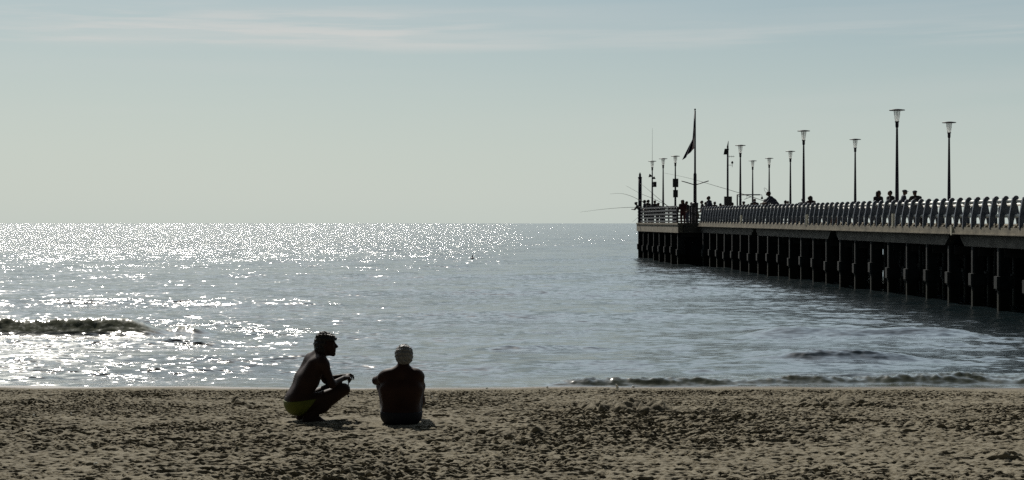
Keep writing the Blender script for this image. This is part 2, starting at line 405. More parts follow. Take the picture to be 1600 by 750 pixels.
breaker(36.3, .11, (-2, 0), (1.5, 3), 1.2, .5, 371, wob=.2)
breaker(48.0, .13, (-8, -3), (5, 10), 2.6, 1.3, 381, wob=.5)
breaker(66.0, .17, (-30, -10), (8, 16), 3.8, 2.2, 391, wob=.8)
breaker(84.0, .20, (-60, -20), (4, 14), 4.5, 2.6, 395, wob=1.1)
m, n, l, p = new_mat('sea_water'); M['sea'] = m
geo = n.new('ShaderNodeNewGeometry')
def vnoise(scale, amount, detail=2.0, stretch=(1, 1, 1), rough=.5):
    mp = n.new('ShaderNodeMapping'); mp.inputs['Scale'].default_value = stretch; l.new(geo.outputs['Position'], mp.inputs[0])
    t = n.new('ShaderNodeTexNoise'); t.inputs['Scale'].default_value = scale; t.inputs['Detail'].default_value = detail; t.inputs['Roughness'].default_value = rough
    l.new(mp.outputs[0], t.inputs['Vector'])
    s = n.new('ShaderNodeVectorMath'); s.operation = 'SUBTRACT'; s.inputs[1].default_value = (.5, .5, .5); l.new(t.outputs['Color'], s.inputs[0])
    k = n.new('ShaderNodeVectorMath'); k.operation = 'MULTIPLY'; k.inputs[1].default_value = (amount, amount, 0); l.new(s.outputs[0], k.inputs[0])
    return k.outputs[0]
def vadd(a, b):
    s = n.new('ShaderNodeVectorMath'); s.operation = 'ADD'; l.new(a, s.inputs[0]); l.new(b, s.inputs[1]); return s.outputs[0]
def nmath(op, a, b=None, c=None):
    q = n.new('ShaderNodeMath'); q.operation = op
    for i, w in enumerate((a, b, c)):
        if w is None: continue
        if isinstance(w, (int, float)): q.inputs[i].default_value = w
        else: l.new(w, q.inputs[i])
    return q.outputs[0]
def nmap(w, a, b, c, d):
    q = n.new('ShaderNodeMapRange'); q.interpolation_type = 'SMOOTHSTEP'; l.new(w, q.inputs[0])
    for i, t in enumerate((a, b, c, d)): q.inputs[i + 1].default_value = t
    return q.outputs[0]
# how choppy the surface is: calm by the pier, broken surf on the left, a windy band further out
sp = n.new('ShaderNodeSeparateXYZ'); l.new(geo.outputs['Position'], sp.inputs[0])
mp = n.new('ShaderNodeMapping'); mp.inputs['Scale'].default_value = (.10, .22, 1); l.new(geo.outputs['Position'], mp.inputs[0])
pn = n.new('ShaderNodeTexNoise'); pn.inputs['Scale'].default_value = 1; pn.inputs['Detail'].default_value = 3; l.new(mp.outputs[0], pn.inputs['Vector'])
patch = nmap(pn.outputs[0], .30, .70, .72, 1.28)
far = nmap(sp.outputs[1], 110, 230, .0, .44)
swl = nmath('MULTIPLY', nmap(sp.outputs[1], 50.5, 54, 0, 1), nmap(sp.outputs[1], 56, 62, .42, 0))
swl = nmath('MULTIPLY', swl, nmap(sp.outputs[0], -8, 2, 1, .0))
surf = nmath('MULTIPLY', nmap(sp.outputs[1], 44, 50, .62, 0), nmap(sp.outputs[0], -9.5, -1.5, 1.35, 0))
calm = nmath('MULTIPLY', nmap(sp.outputs[0], -6, 5, .50, .26), nmap(sp.outputs[1], 55, 170, 1, 2.4))
mp2 = n.new('ShaderNodeMapping'); mp2.inputs['Scale'].default_value = (.012, .030, 1); l.new(geo.outputs['Position'], mp2.inputs[0])
pn2 = n.new('ShaderNodeTexNoise'); pn2.inputs['Scale'].default_value = 1; pn2.inputs['Detail'].default_value = 6; pn2.inputs['Roughness'].default_value = .75; l.new(mp2.outputs[0], pn2.inputs['Vector'])
far = nmath('MULTIPLY', far, nmap(nmath('DIVIDE', sp.outputs[0], sp.outputs[1]), -.22, .02, 1.10, .62))
far = nmath('MULTIPLY', far, nmap(pn2.outputs[0], .36, .62, .45, 1.5))
chop = nmath('MULTIPLY', nmath('ADD', nmath('ADD', nmath('ADD', far, swl), surf), calm), patch)
face = nmath('MULTIPLY', nmath('MULTIPLY', nmap(sp.outputs[1], 40.2, 40.9, 0, 1), nmap(sp.outputs[1], 41.9, 42.4, 1, 0)), nmap(sp.outputs[0], -8, -7.5, 1, 0))
chop = nmath('MULTIPLY', chop, nmath('SUBTRACT', 1, nmath('MULTIPLY', face, .82)))
def vscale(a, f):
    s = n.new('ShaderNodeVectorMath'); s.operation = 'SCALE'; l.new(a, s.inputs[0]); l.new(f, s.inputs['Scale']); return s.outputs[0]
SEA_N = [vnoise(7.0, 1.8, 3, (.45, 1.0, 1)), vnoise(2.1, 1.0, 2, (.5, 1, 1)), vnoise(.6, .6, 2, (.5, 1, 1))]
v = SEA_N[0]
for q in SEA_N[1:]: v = vadd(v, q)
v = vadd(geo.outputs['Normal'], vscale(v, chop))
# foam: on the small breaker and in the wash below it
fn = n.new('ShaderNodeTexNoise'); fn.inputs['Scale'].default_value = 1; fn.inputs['Detail'].default_value = 5; fn.inputs['Roughness'].default_value = .65
fm = n.new('ShaderNodeMapping'); fm.inputs['Scale'].default_value = (1.6, 3.2, 1.5); l.new(geo.outputs['Position'], fm.inputs[0]); l.new(fm.outputs[0], fn.inputs['Vector'])
wash = nmath('MULTIPLY', nmap(sp.outputs[0], -11, -4.5, 1, 0), nmap(sp.outputs[1], 40.2, 41.0, 1, 0))
foam = nmath('MULTIPLY', nmap(nmath('ADD', fn.outputs[0], nmath('MULTIPLY', wash, .10)), .54, .70, 0, .60), wash)
bz = nmath('MULTIPLY', nmath('MULTIPLY', nmap(sp.outputs[2], .05, .16, 0, 1), nmath('MULTIPLY', nmap(sp.outputs[1], 39, 40, 0, 1), nmap(sp.outputs[1], 42.6, 43.6, 1, 0))), nmap(sp.outputs[0], -8, -7, 1, 0))
fb_ = n.new('ShaderNodeTexNoise'); fb_.inputs['Scale'].default_value = 7; fb_.inputs['Detail'].default_value = 5; fb_.inputs['Roughness'].default_value = .7; l.new(geo.outputs['Position'], fb_.inputs['Vector'])
foam2 = nmath('MULTIPLY', nmap(fb_.outputs[0], .50, .68, 0, .42), bz)
mc1 = n.new('ShaderNodeMixRGB'); mc1.inputs[1].default_value = (.005, .010, .012, 1); mc1.inputs[2].default_value = (.10, .105, .070, 1)
edge = nmath('MULTIPLY', nmap(sp.outputs[1], 29.0, 30.5, .45, 0), nmap(sp.outputs[0], -1, 2, 0, 1)); l.new(nmath('MAXIMUM', bz, edge), mc1.inputs[0])
mc2 = n.new('ShaderNodeMixRGB'); mc2.inputs[2].default_value = (.62, .62, .58, 1); l.new(mc1.outputs[0], mc2.inputs[1]); l.new(nmath('MAXIMUM', foam, foam2), mc2.inputs[0])
l.new(mc2.outputs[0], p.inputs['Base Color'])
l.new(nmath('ADD', nmath('MULTIPLY', nmath('MAXIMUM', foam, nmath('MULTIPLY', bz, .0)), .35), .16), p.inputs['Roughness'])
nn = n.new('ShaderNodeVectorMath'); nn.operation = 'NORMALIZE'; l.new(v, nn.inputs[0]); l.new(nn.outputs[0], p.inputs['Normal'])
p.inputs['Base Color'].default_value = (.026, .042, .050, 1); p.inputs['Roughness'].default_value = .16; p.inputs['IOR'].default_value = 1.333
sea = mesh_np('sea_water', np.stack([XW, YW, ZW], -1).reshape(-1, 3), grid_quads(*XW.shape), M['sea'])
tag(sea, kind='structure')

#@@MORE
# ------------------------------------------------------------------ pier
KX = .062
NRM = math.hypot(1, KX)
EA = Vector((-KX / NRM, 1 / NRM, 0))          # along the pier, out to sea
EN = Vector((1 / NRM, KX / NRM, 0))           # across it, away from the open side
UZ = Vector((0, 0, 1))
AX = (EN, EA, UZ)
def A(d, o, z): return Vector((16.67 - KX * (d - 50), d, z)) + EN * o
def ZC(d): return 2.54 + .0027 * (d - 50)      # underside of the kerb
def DECK(d): return ZC(d) + .22
def d_of(px, o): return (19.77 + o * NRM) / ((px - 800) / F + KX)
W = 6.6
D0, D1 = 26.0, 108.0                           # main run
P0, P1, PO0, PO1 = 108.0, 128.5, -1.4, 8.4     # widened head
pier = empty('pier', (0, 0, 0), label='long dark concrete pier on rows of square piles running out to sea on the right', cat='pier')
def beam_run(mb, d0, d1, o, w, z0f, h, n=1, chamfer=0.0):
    """a straight bar that follows the slight rise of the deck"""
    P = []
    for d in (d0, d1):
        z = z0f(d)
        P += [A(d, o - w / 2, z), A(d, o + w / 2, z), A(d, o + w / 2, z + h), A(d, o - w / 2, z + h)]
    mb.add(P, [(3, 2, 1, 0), (4, 5, 6, 7), (0, 1, 5, 4), (1, 2, 6, 5), (2, 3, 7, 6), (3, 0, 4, 7)])
b = MB(); beam_run(b, D0 - 6, D1 - .01, W / 2, W - .5, lambda d: ZC(d) + .02, .20); b.build('deck_slab', M['deck'], pier)
# kerbs: one length per bay, with rounded blocks between the fins
joints = [20, 41.0, 56.6, 77.9, 93.7, 107.99]
for side, o in ((0, .14), (1, W - .14)):
    for j in range(len(joints) - 1):
        b = MB(); d0, d1 = joints[j] + .012, joints[j + 1] - .012
        beam_run(b, d0, d1, o, .30, ZC, .26)
        beam_run(b, d0, d1, o + (-.02 if side == 0 else .02), .36, lambda d: ZC(d) - .001, .045)
        q = d0 + .15
        while q < d1 - .4:
            z = ZC(q) + .26
            b.prism([(-.12, 0), (-.12, .045), (-.09, .075), (.09, .075), (.12, .045), (.12, 0)], .60, AX, A(q + .44, o, z))
            q += .87
        b.build('kerb', M['concrete'], pier)
# edge beams under the kerb, broken by corbelled joints
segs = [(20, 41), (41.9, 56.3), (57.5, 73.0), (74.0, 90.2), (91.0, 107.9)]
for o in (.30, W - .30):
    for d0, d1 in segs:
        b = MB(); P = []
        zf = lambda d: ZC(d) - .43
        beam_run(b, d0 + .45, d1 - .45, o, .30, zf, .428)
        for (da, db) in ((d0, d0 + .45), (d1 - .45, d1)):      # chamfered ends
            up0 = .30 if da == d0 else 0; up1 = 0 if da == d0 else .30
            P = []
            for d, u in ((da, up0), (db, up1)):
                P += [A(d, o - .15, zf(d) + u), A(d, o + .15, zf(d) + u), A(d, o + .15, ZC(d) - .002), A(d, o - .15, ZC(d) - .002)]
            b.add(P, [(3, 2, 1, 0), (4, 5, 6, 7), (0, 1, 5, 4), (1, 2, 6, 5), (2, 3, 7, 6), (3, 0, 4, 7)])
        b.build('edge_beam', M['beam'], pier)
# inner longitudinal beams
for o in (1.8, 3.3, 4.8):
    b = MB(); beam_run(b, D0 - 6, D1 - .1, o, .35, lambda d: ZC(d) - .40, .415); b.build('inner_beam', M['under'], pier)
def pile_mb(mb, d, o, w=.42, collar=True, ztop=None, jit=0.0):
    z1 = ztop if ztop is not None else ZC(d) - .44
    ch = .05
    c = A(d, o, 0)
    wl_ = w * .55
    mb.box((c.x, c.y, (z1 - 3.4) / 2), (w, wl_, z1 + 3.4), AX, ch)
    if collar:
        mb.box((c.x, c.y, .94 + jit), (w + .17, wl_ + .17, .42), AX, .07)
        mb.box((c.x, c.y, .70 + jit), (w + .09, wl_ + .09, .06), AX, .05)
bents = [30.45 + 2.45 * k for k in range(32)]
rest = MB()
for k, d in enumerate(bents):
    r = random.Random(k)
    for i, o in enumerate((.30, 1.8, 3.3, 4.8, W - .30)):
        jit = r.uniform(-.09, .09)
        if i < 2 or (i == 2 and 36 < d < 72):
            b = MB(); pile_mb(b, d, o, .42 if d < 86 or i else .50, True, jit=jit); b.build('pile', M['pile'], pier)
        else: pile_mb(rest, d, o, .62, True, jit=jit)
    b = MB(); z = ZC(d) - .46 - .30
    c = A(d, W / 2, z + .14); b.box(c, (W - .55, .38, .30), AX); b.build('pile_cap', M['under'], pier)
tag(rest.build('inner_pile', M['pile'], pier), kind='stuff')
for d, a, c in ((66.4, .5, 1.0), (61.5, .4, 1.6), (54.0, .6, 1.3), (71.3, .5, 1.2)):      # slanting props seen between the piles
    b = MB(); b.tube([A(d, a, ZC(d) - .5), A(d + .9, a + .3, ZC(d) - .5 - c)], .06, 8); b.build('brace', M['under'], pier)
for d in (39.5, 61.5, 83.6):      # shore-side brace frames
    b = MB()
    for o in (1.8, 4.8): b.tube([A(d, o, ZC(d) - .7), A(d, 3.3, .6)], .09, 8)
    b.build('brace', M['under'], pier)
# the head
def PZ(d): return 2.24
b = MB(); cx = (PO0 + PO1) / 2
b.box(A((P0 + P1) / 2, cx, 2.73), (PO1 - PO0 - .7, P1 - P0 - .7, .30), AX); b.build('head_deck', M['deck'], pier)
fz = 2.595
for n_, (c, s) in enumerate(((A(112.6, PO0 + .17, fz), (.34, 9.1, .70)), (A(122.8, PO0 + .17, fz), (.34, 11.2, .70)),
               (A(P0 + .17, (PO0 + PO1) / 2 + .01, fz), (PO1 - PO0 - .72, .34, .70)), (A(P1 - .17, cx, fz), (PO1 - PO0 - .72, .34, .70)),
               (A(118.25, PO1 - .17, fz), (.34, 20.4, .70)))):
    b = MB(); b.box(c, s, AX)
    if n_ < 2: b.box(c - EN * .19 + UZ * .28, (.05, s[1], .11), AX)
    b.build('fascia', M['concrete'] if n_ < 2 else M['beam'], pier)
for k in range(8):
    d = P0 + .6 + k * 2.75
    for o in (PO0 + .3, PO0 + 2.1, 5.6, PO1 - .3):
        b = MB(); pile_mb(b, d, o, .50, True, 2.24, random.Random(k + o).uniform(-.08, .08)); b.build('pile', M['pile'], pier)
    b = MB(); b.box(A(d, cx, 2.1), (PO1 - PO0 - .5, .4, .3), AX); b.build('pile_cap', M['under'], pier)
b = MB(); b.box(A(P0 + .9, 1.0, .4), (3.6, .3, 3.2), AX); b.build('cross_wall', M['pile'], pier)
b = MB(); b.box(A(P0 + 6, 3.2, .4), (6.5, .3, 3.0), AX); b.build('cross_wall', M['pile'], pier)

# ------------------------------------------------------------------ balustrades of curved fins
FIN = [(.075, .10), (.0, .25), (.0, .42), (.006, .65), (.045, .88), (.082, 1.08), (.102, 1.20), (.128, 1.275), (.170, 1.325), (.225, 1.345),
       (.275, 1.328), (.305, 1.29), (.310, 1.245), (.285, 1.225), (.222, 1.215), (.205, 1.165), (.225, 1.11), (.262, 1.02), (.270, .90), (.255, .78), (.235, .70), (.185, .60), (.155, .50), (.140, .40), (.125, .27)]
FINW = [(a * (1.0 + .06 * min(1, max(0, (z - .2) / .5))), z) for a, z in FIN]
def balustrade(side, label, group=None):
    root = empty('balustrade', A(60, 0 if side == 0 else W, DECK(60)), label=label, cat='railing', group=group)
    inv = Matrix.Translation(root.location).inverted()
    so = (lambda o: -.03 + o) if side == 0 else (lambda o: W + .03 - o)
    me = None; d = 21.0 if side == 0 else 33.5
    poly = [(so(a) - so(.2), z) for a, z in FINW]
    if side: poly.reverse()
    k = 0; sp = .87
    d = 106.9 - .87 * (84 if side == 0 else 84)
    first = None
    while d < 107.3:
        if first is None:
            mb = MB(); mb.prism([(a, z - .7) for a, z in poly], .085, AX, (0, 0, 0)); first = mb.build('fin', M['fin'], root); o = first
        else:
            o = first.copy(); COL.objects.link(o); o.parent = root
        o.location = A(d, so(.2), ZC(d) + .7 + .0006 * (d - 50)) - root.location
        o.rotation_euler = (0, 0, math.radians(random.uniform(-.6, .6)))
        d += sp; k += 1
    da, db = 106.9 - .87 * 84, 107.2
    for nm, oo, zz, rr in (('handrail', .275, 1.165, .058), ('lower_rail', .240, .665, .062)):
        mb = MB(); mb.tube([A(q, so(oo), ZC(q) + zz + .0006 * (q - 50)) - root.location for q in (da, (da + db) / 2, db)], rr, 12); mb.build(nm, M['steel'], root)
    if side == 0:
        for q in (56.65, 63.8, 77.9, 93.7):
            mb = MB(); c = A(q, .02 if q != 56.65 else -.02, ZC(q) + (.50 if q != 56.65 else .12)) - root.location
            mb.box(c, (.10, .13, .55 if q != 56.65 else .32), AX, .02); mb.build('joint_plate', M['cream'], root)
    return root
balustrade(0, 'near row of dark curved fins with pale rails along the open edge of the pier')
balustrade(1, 'far row of curved fins on the pier, seen through the near row')
def slat_rail(p, q, label, n_slats=5, top=4.13, base=2.90, name='slat_railing'):
    p, q = Vector(p), Vector(q); L = (q - p).length; t = (q - p).normalized(); nn_ = Vector((t.y, -t.x, 0))
    root = empty(name, (p.x, p.y, base), label=label, cat='railing')
    ax = (t, nn_, UZ); n_ = max(1, round(L / 1.9))
    for i in range(n_ + 1):
        b = MB(); b.box(t * (L * i / n_) + UZ * ((top - base) / 2 - .02), (.10, .10, top - base), ax); b.build('post', M['rail_wood'], root)
    for i in range(n_slats):
        z = .16 + i * (top - base - .18) / (n_slats - 1)
        b = MB(); b.box(t * (L / 2) - nn_ * .07 + UZ * z, (L, .035, .12 if n_slats > 3 else .07), ax); b.build('slat', M['rail_wood'], root)
    return root
slat_rail(A(P0 + 1.2, PO0 + .16, 0), A(P1 - .2, PO0 + .16, 0), 'dark slatted railing with five boards along the left side of the pier head')
slat_rail(A(P1 - .2, PO0 + .35, 0), A(P1 - .2, PO1 - .3, 0), 'dark slatted railing across the sea end of the pier head')
slat_rail(A(P1 - .4, PO1 - .16, 0), A(P0 + .3, PO1 - .16, 0), 'dark slatted railing on the far right side of the pier head')
slat_rail(A(P0 + .3, PO0 + .9, 0), A(P0 + .3, -.1, 0), 'short open rail with three bars at the step where the pier head widens', 3)

# ------------------------------------------------------------------ street lamps
def make_lamp(d, o, zb, ztop, label, seed):
    c = A(d, o, zb); h = ztop - zb
    root = empty('street_lamp', c, seed * 1.3, label=label, cat='street lamp', group='disc-topped street lamps along the pier')
    b = MB(); b.lathe([(.0, 0), (.17, 0), (.17, .05), (.125, .08), (.115, .9), (.105, .95)]); b.build('base', M['pole'], root)
    b = MB(); b.lathe([(.085, .9), (.062, h * .55), (.045, h - .82)], seg=16); b.build('pole', M['pole'], root)
    b = MB(); b.lathe([(.0, h - .82), (.048, h - .81), (.070, h - .74), (.070, h - .58), (.095, h - .555), (.095, h - .53), (.0, h - .53)], seg=16); b.build('collar', M['pole'], root)
    b = MB(); b.lathe([(.085, h - .53), (.125, h - .30), (.145, h - .09), (.137, h - .09), (.117, h - .30), (.078, h - .52)], seg=20); g = b.build('glass', M['glass'], root)
    b = MB()
    for k in range(4):
        a = k * math.pi / 2 + .4
        b.tube([(.092 * math.cos(a), .092 * math.sin(a), h - .54), (.152 * math.cos(a), .152 * math.sin(a), h - .07)], .005, 6)
    b.tube([(0, 0, h - .55), (0, 0, h - .10)], .016, 8); b.build('cage', M['dark'], root)
    b = MB(); b.lathe([(0, h - .085), (.12, h - .085), (.325, h - .07), (.333, h - .055), (.325, h - .040), (.10, h - .006), (0, h)], seg=28); b.build('cap', M['cap'], root)
    return root
lamps = [(1402, .6, 170, 'tallest looking street lamp with a flat disc top, right of the middle of the pier'),
         (1256, .6, 203, 'disc-topped street lamp standing just left of the person with a rounded head of hair'),
         (1157, .6, 226, 'disc-topped street lamp standing just right of the solar panel mast'),
         (1487, 5.8, 189, 'disc-topped street lamp nearest the right edge of the picture'),
         (1339, 5.8, 216, 'disc-topped street lamp alone between the two taller lamps, left of the group of four heads'),
         (1237, 5.8, 235, 'thin disc-topped street lamp just right of the bending man'),
         (1204, 7.4, 246, 'thin disc-topped street lamp just left of the bending man, beside the landing net'),
         (1178, 7.4, 250, 'shortest looking disc-topped lamp, rising behind the net frame'),
         (1019, -.95, 251, 'disc-topped lamp with loudspeakers and a whip aerial near the sea end'),
         (1036, -.95, 247, 'plain disc-topped lamp between the aerial lamp and the lamp with two boxes'),
         (1055, -.95, 243, 'disc-topped lamp carrying two dark boxes one above the other')]
for i, (px, o, yt, lab) in enumerate(lamps):
    d = d_of(px, o); zb = DECK(d) if px > 1200 or px == 1157 else 2.88
    zt = EYE + (EY0 - yt) / F * d
    r = make_lamp(d, o, zb, zt, lab, i)
    h = zt - zb; r.rotation_euler = (0, 0, 0)
    if px == 1019:
        b = MB(); b.tube([(.0, 0, h), (.01, 0, h + 2.6)], [.014, .007], 6); b.build('whip_aerial', M['dark'], r)
        b = MB(); b.lathe([(0, .0), (.05, .02), (.16, .24), (.15, .24), (0, .2)], (0, 0, 0), 14); w_ = b.build('horn_speaker', M['dark'], r); w_.location = (-.03, -.05, h - 1.25); w_.rotation_euler = (0, math.radians(-75), 0)
        b = MB(); b.lathe([(0, .0), (.05, .02), (.14, .2), (.13, .2), (0, .17)], (0, 0, 0), 14); w_ = b.build('horn_speaker', M['dark'], r); w_.location = (.02, -.05, h - 1.45); w_.rotation_euler = (0, math.radians(60), 0)
        b = MB(); b.box((.20, 0, h - 1.9), (.26, .22, .42)); b.box((.07, 0, h - 1.85), (.1, .05, .05)); b.build('equipment_box', M['dark'], r)
    if px == 1055:
        for z, w in ((h - 2.0, .40), (h - 2.78, .34)):
            b = MB(); b.box((0, -.12, z), (w, .16, .62 if w > .35 else .54)); b.box((0, -.205, z), (w - .06, .012, .50 if w > .35 else .42)); b.build('box', M['dark'], r)

# ------------------------------------------------------------------ flagpole, masts, net frame
def P(px, py, d): return Vector(((px - 800) / F * d, d, EYE + (EY0 - py) / F * d))
fd = 113.0; fb = P(1086, 345, fd); fb.z = 2.88
fp = empty('flagpole', fb, label='tall flagpole with a spreader bar, highest thing on the pier head', cat='flagpole')
ht = P(1086, 171, fd).z - 2.88
b = MB(); b.lathe([(.0, 0), (.13, 0), (.115, 3.6), (.12, 3.62), (.075, 3.75), (.06, ht - .1), (.0, ht - .1)], seg=14); b.build('pole', M['pole'], fp)
b = MB(); b.lathe([(0, ht - .1), (.06, ht - .06), (.07, ht), (.04, ht + .06), (0, ht + .08)], seg=12); b.build('finial', M['pole'], fp)
for s in (-1, 1):
    b = MB(); b.tube([(0, 0, 2.85), (s * .5, 0, 3.00), (s * 1.0, 0, 3.15)], .035, 8); b.build('spreader', M['pole'], fp)
b = MB(); b.box((-.02, .0, .72), (.46, .40, 1.44), ch=.04); b.lathe([(.26, 1.44), (.24, 1.52), (.16, 1.56), (.0, 1.56)], (0, 0, 0), 14); b.build('plinth', M['dark'], fp)
# limp flag
m, n, l, p = new_mat('flag_cloth'); M['flag'] = m
uvn = n.new('ShaderNodeTexCoord'); sx = n.new('ShaderNodeSeparateXYZ'); l.new(uvn.outputs['UV'], sx.inputs[0])
cr = n.new('ShaderNodeValToRGB'); cr.color_ramp.interpolation = 'CONSTANT'
els = cr.color_ramp.elements; els[0].position = 0; els[0].color = (.32, .05, .05, 1); els[1].position = .17; els[1].color = (.55, .52, .5, 1)
e = els.new(.25); e.color = (.015, .015, .035, 1)
wv = n.new('ShaderNodeMath'); wv.operation = 'MULTIPLY_ADD'; l.new(sx.outputs[1], wv.inputs[0]); wv.inputs[1].default_value = .35; l.new(sx.outputs[0], wv.inputs[2])
l.new(wv.outputs[0], cr.inputs[0]); l.new(cr.outputs[0], p.inputs['Base Color']); p.inputs['Roughness'].default_value = .85
nu, nv = 26, 40
V = []; UV = []
ztop = P(1086, 178, fd).z; zlow = P(1086, 232, fd).z
for j in range(nv):
    s = j / (nv - 1)
    hoist = Vector((fb.x - .07, fd, ztop + (zlow - ztop) * s))
    fly = P(1085 - 5 * s - 13 * max(0, s - .55) / .45, 186 + 50 * s + 14 * s * s, fd)
    for i in range(nu):
        u = i / (nu - 1)
        q = hoist.lerp(fly, u); q.z -= .25 * math.sin(u * math.pi) * (1 - s)
        q.y += .16 * math.sin(u * 13 + s * 2) * (.25 + u) + .05 * math.sin(s * 9 + u * 4)
        q.x += .05 * math.cos(u * 13 + s * 2) * u
        V.append(q); UV.append((u, 1 - s))
fl = mesh_np('flag', np.array([tuple(q) for q in V]), grid_quads(nv, nu), M['flag'])
uvl = fl.data.uv_layers.new(name='uv')
for lp in fl.data.loops: uvl.data[lp.index].uv = UV[lp.vertex_index]
sm = fl.modifiers.new('thick', 'SOLIDIFY'); sm.thickness = .006
tag(fl, 'dark limp flag with a bit of white and red on the flagpole', 'flag')
# short stout mast at the seaward corner
md = 127.0; mb_ = P(1000, 345, md); mb_.z = 2.88; hz = P(1000, 269, md).z - 2.88
ms = empty('mast', mb_, label='short thick dark mast with a pointed tip at the outermost corner of the pier head', cat='mast')
b = MB(); b.lathe([(0, 0), (.15, 0), (.15, hz - .5), (0, hz - .5)], seg=14); b.build('pole', M['pole'], ms)
b = MB(); b.lathe([(0, hz - .5), (.17, hz - .5), (.17, hz - .42), (.09, hz - .36), (.10, hz - .2), (.06, hz - .1), (0, hz)], seg=14); b.build('tip', M['pole'], ms)
# weather mast with solar panel
wd = d_of(1137, 1.3); wb = P(1137, 345, wd); wb.z = DECK(wd); hw = P(1137, 220, wd).z - wb.z
wm = empty('weather_mast', wb, label='thin mast with a tilted solar panel, short crossarms and a cabinet at its foot', cat='mast')
pm = wd / F
b = MB(); b.tube([(0, 0, 0), (0, 0, hw - 18 * pm * 0 - .55)], [.075, .062], 12); b.build('pole', M['pole'], wm)
b = MB(); b.tube([(0, 0, hw - .55), (.01, 0, hw - .3), (.05, 0, hw)], [.05, .045, .015], 8); b.box((.0, 0, hw - .42), (.11, .08, .14)); b.build('sensor_head', M['dark'], wm)
zz = P(0, 237, wd).z - wb.z
ca = math.radians(-14)
b = MB(); b.prism([(-.17, -.20), (.12, -.20), (.20, .20), (-.09, .20)], .04, (Vector((math.cos(ca), math.sin(ca), 0)), Vector((-math.sin(ca), math.cos(ca), .0)), UZ), (-.13, -.13, zz)); b.build('solar_panel', M['dark'], wm)
b = MB(); b.box((-.05, -.06, zz), (.08, .12, .06)); b.build('bracket', M['pole'], wm)
z1 = P(0, 244.5, wd).z - wb.z; z2 = P(0, 258, wd).z - wb.z
b = MB(); b.tube([(0, 0, z1), (.46, 0, z1)], .016, 6)
for q in (.13, .25, .37): b.tube([(q, 0, z1 - .07), (q, 0, z1 + .07)], .009, 6)
b.build('crossarm', M['pole'], wm)
b = MB(); b.tube([(0, 0, z2), (.33, 0, z2)], .014, 6); b.tube([(.31, 0, z2 - .14), (.31, 0, z2 + .12)], .014, 6); b.build('crossarm', M['pole'], wm)
b = MB(); b.lathe([(0, z2 + .08), (.07, z2 + .12), (.075, z2 + .20), (.03, z2 + .27), (0, z2 + .28)], (.31, 0, 0), 12); b.build('anemometer', M['dark'], wm)
zc_ = P(0, 307, wd).z - wb.z
b = MB(); b.box((.02, 0, zc_ / 2), (.50, .34, zc_)); b.box((.02, -.176, zc_ / 2), (.42, .012, zc_ - .12)); b.build('cabinet', M['dark'], wm)
# net frame
gd = 118.5; gb = P(1152, 345, gd); gb.z = 2.88
g = empty('net_frame', gb, label='low dark frame with a long top bar and crossed braces for lifting fishing nets', cat='frame')
def G(px, py): q = P(px, py, gd); return (q.x - gb.x, 0, q.z - 2.88)
b = MB(); b.tube([(0, 0, 0), G(1152, 304)], .055, 8); b.build('post', M['pole'], g)
b = MB(); b.tube([G(1151.5, 304.3), G(1187.5, 304.3)], .045, 8); b.build('top_bar', M['pole'], g)
for q in ((1163, 311.5, 1173, 307.8), (1164, 304.5, 1176, 308.2), (1176, 307.8, 1200, 316.5), (1154, 306.5, 1159, 312)):
    b = MB(); b.tube([G(q[0], q[1]), G(q[2], q[3])], .022, 6); b.build('brace', M['pole'], g)
b = MB(); b.tube([G(1167, 304.5), G(1167, 310)], .015, 6); b.build('brace', M['pole'], g)
b = MB(); b.tube([G(1187, 304.3), G(1190.5, 304.6), G(1190.5, 307)], .022, 6); gx = G(1190.6, 311)
b.lathe([(.02, .2), (.05, .18), (.09, .06), (.085, .0), (0, -.01)], gx, 12); b.build('hanging_lamp', M['dark'], g)
# landing net hoop leaning by the lamp
nd = 112.0; c0 = P(1198.5, 300, nd)
b = MB(); pts = []
for k in range(33):
    a = 2 * math.pi * k / 32; u, v_ = math.cos(a) * .36, math.sin(a) * .10
    pts.append(c0 + Vector((.55 * u + .83 * v_, .1 * v_, -.83 * u + .55 * v_)))
ln = empty('landing_net', c0, label='thin hoop of a landing net held up beside a street lamp', cat='landing net')
b.tube([q - c0 for q in pts], .012, 6, caps=False); b.build('hoop', M['dark'], ln)
b = MB(); b.tube([P(1202, 305.5, nd) - c0, P(1206, 324, nd) - c0], .018, 6); b.build('handle', M['dark'], ln)

# fishing rods
def rod(pts, d0, d1, label, r0=.02, r1=.006):
    n_ = len(pts); Q = [P(px, py, d0 + (d1 - d0) * i / (n_ - 1)) for i, (px, py) in enumerate(pts)]
    out = []
    for i in range(n_ - 1):                     # Catmull-Rom
        a, b_, c, d = Q[max(i - 1, 0)], Q[i], Q[i + 1], Q[min(i + 2, n_ - 1)]
        for t in np.linspace(0, 1, 7)[:-1]:
            out.append(.5 * ((2 * b_) + (c - a) * t + (2 * a - 5 * b_ + 4 * c - d) * t * t + (-a + 3 * b_ - 3 * c + d) * t ** 3))
    out.append(Q[-1])
    root = empty('fishing_rod', out[0], label=label, cat='fishing rod', group='fishing rods reaching out from the pier head')
    m_ = MB(); m_.tube([q - out[0] for q in out], list(np.linspace(r0, r1, len(out))), 6); m_.build('blank', M['dark'], root)
    t = (out[0] - out[2]).normalized()
    m_ = MB(); m_.tube([(0, 0, 0), t * .45], .026, 8); m_.build('grip', M['dark'], root)
    m_ = MB(); m_.lathe([(0, -.04), (.045, -.035), (.045, .035), (0, .04)], (0, 0, -.06), 10); m_.build('reel', M['dark'], root)
rod([(997.5, 323.6), (970, 324.6), (940, 327.2), (906, 331.5)], 126.5, 126, 'lowest fishing rod, lying almost level out over the water on the left')
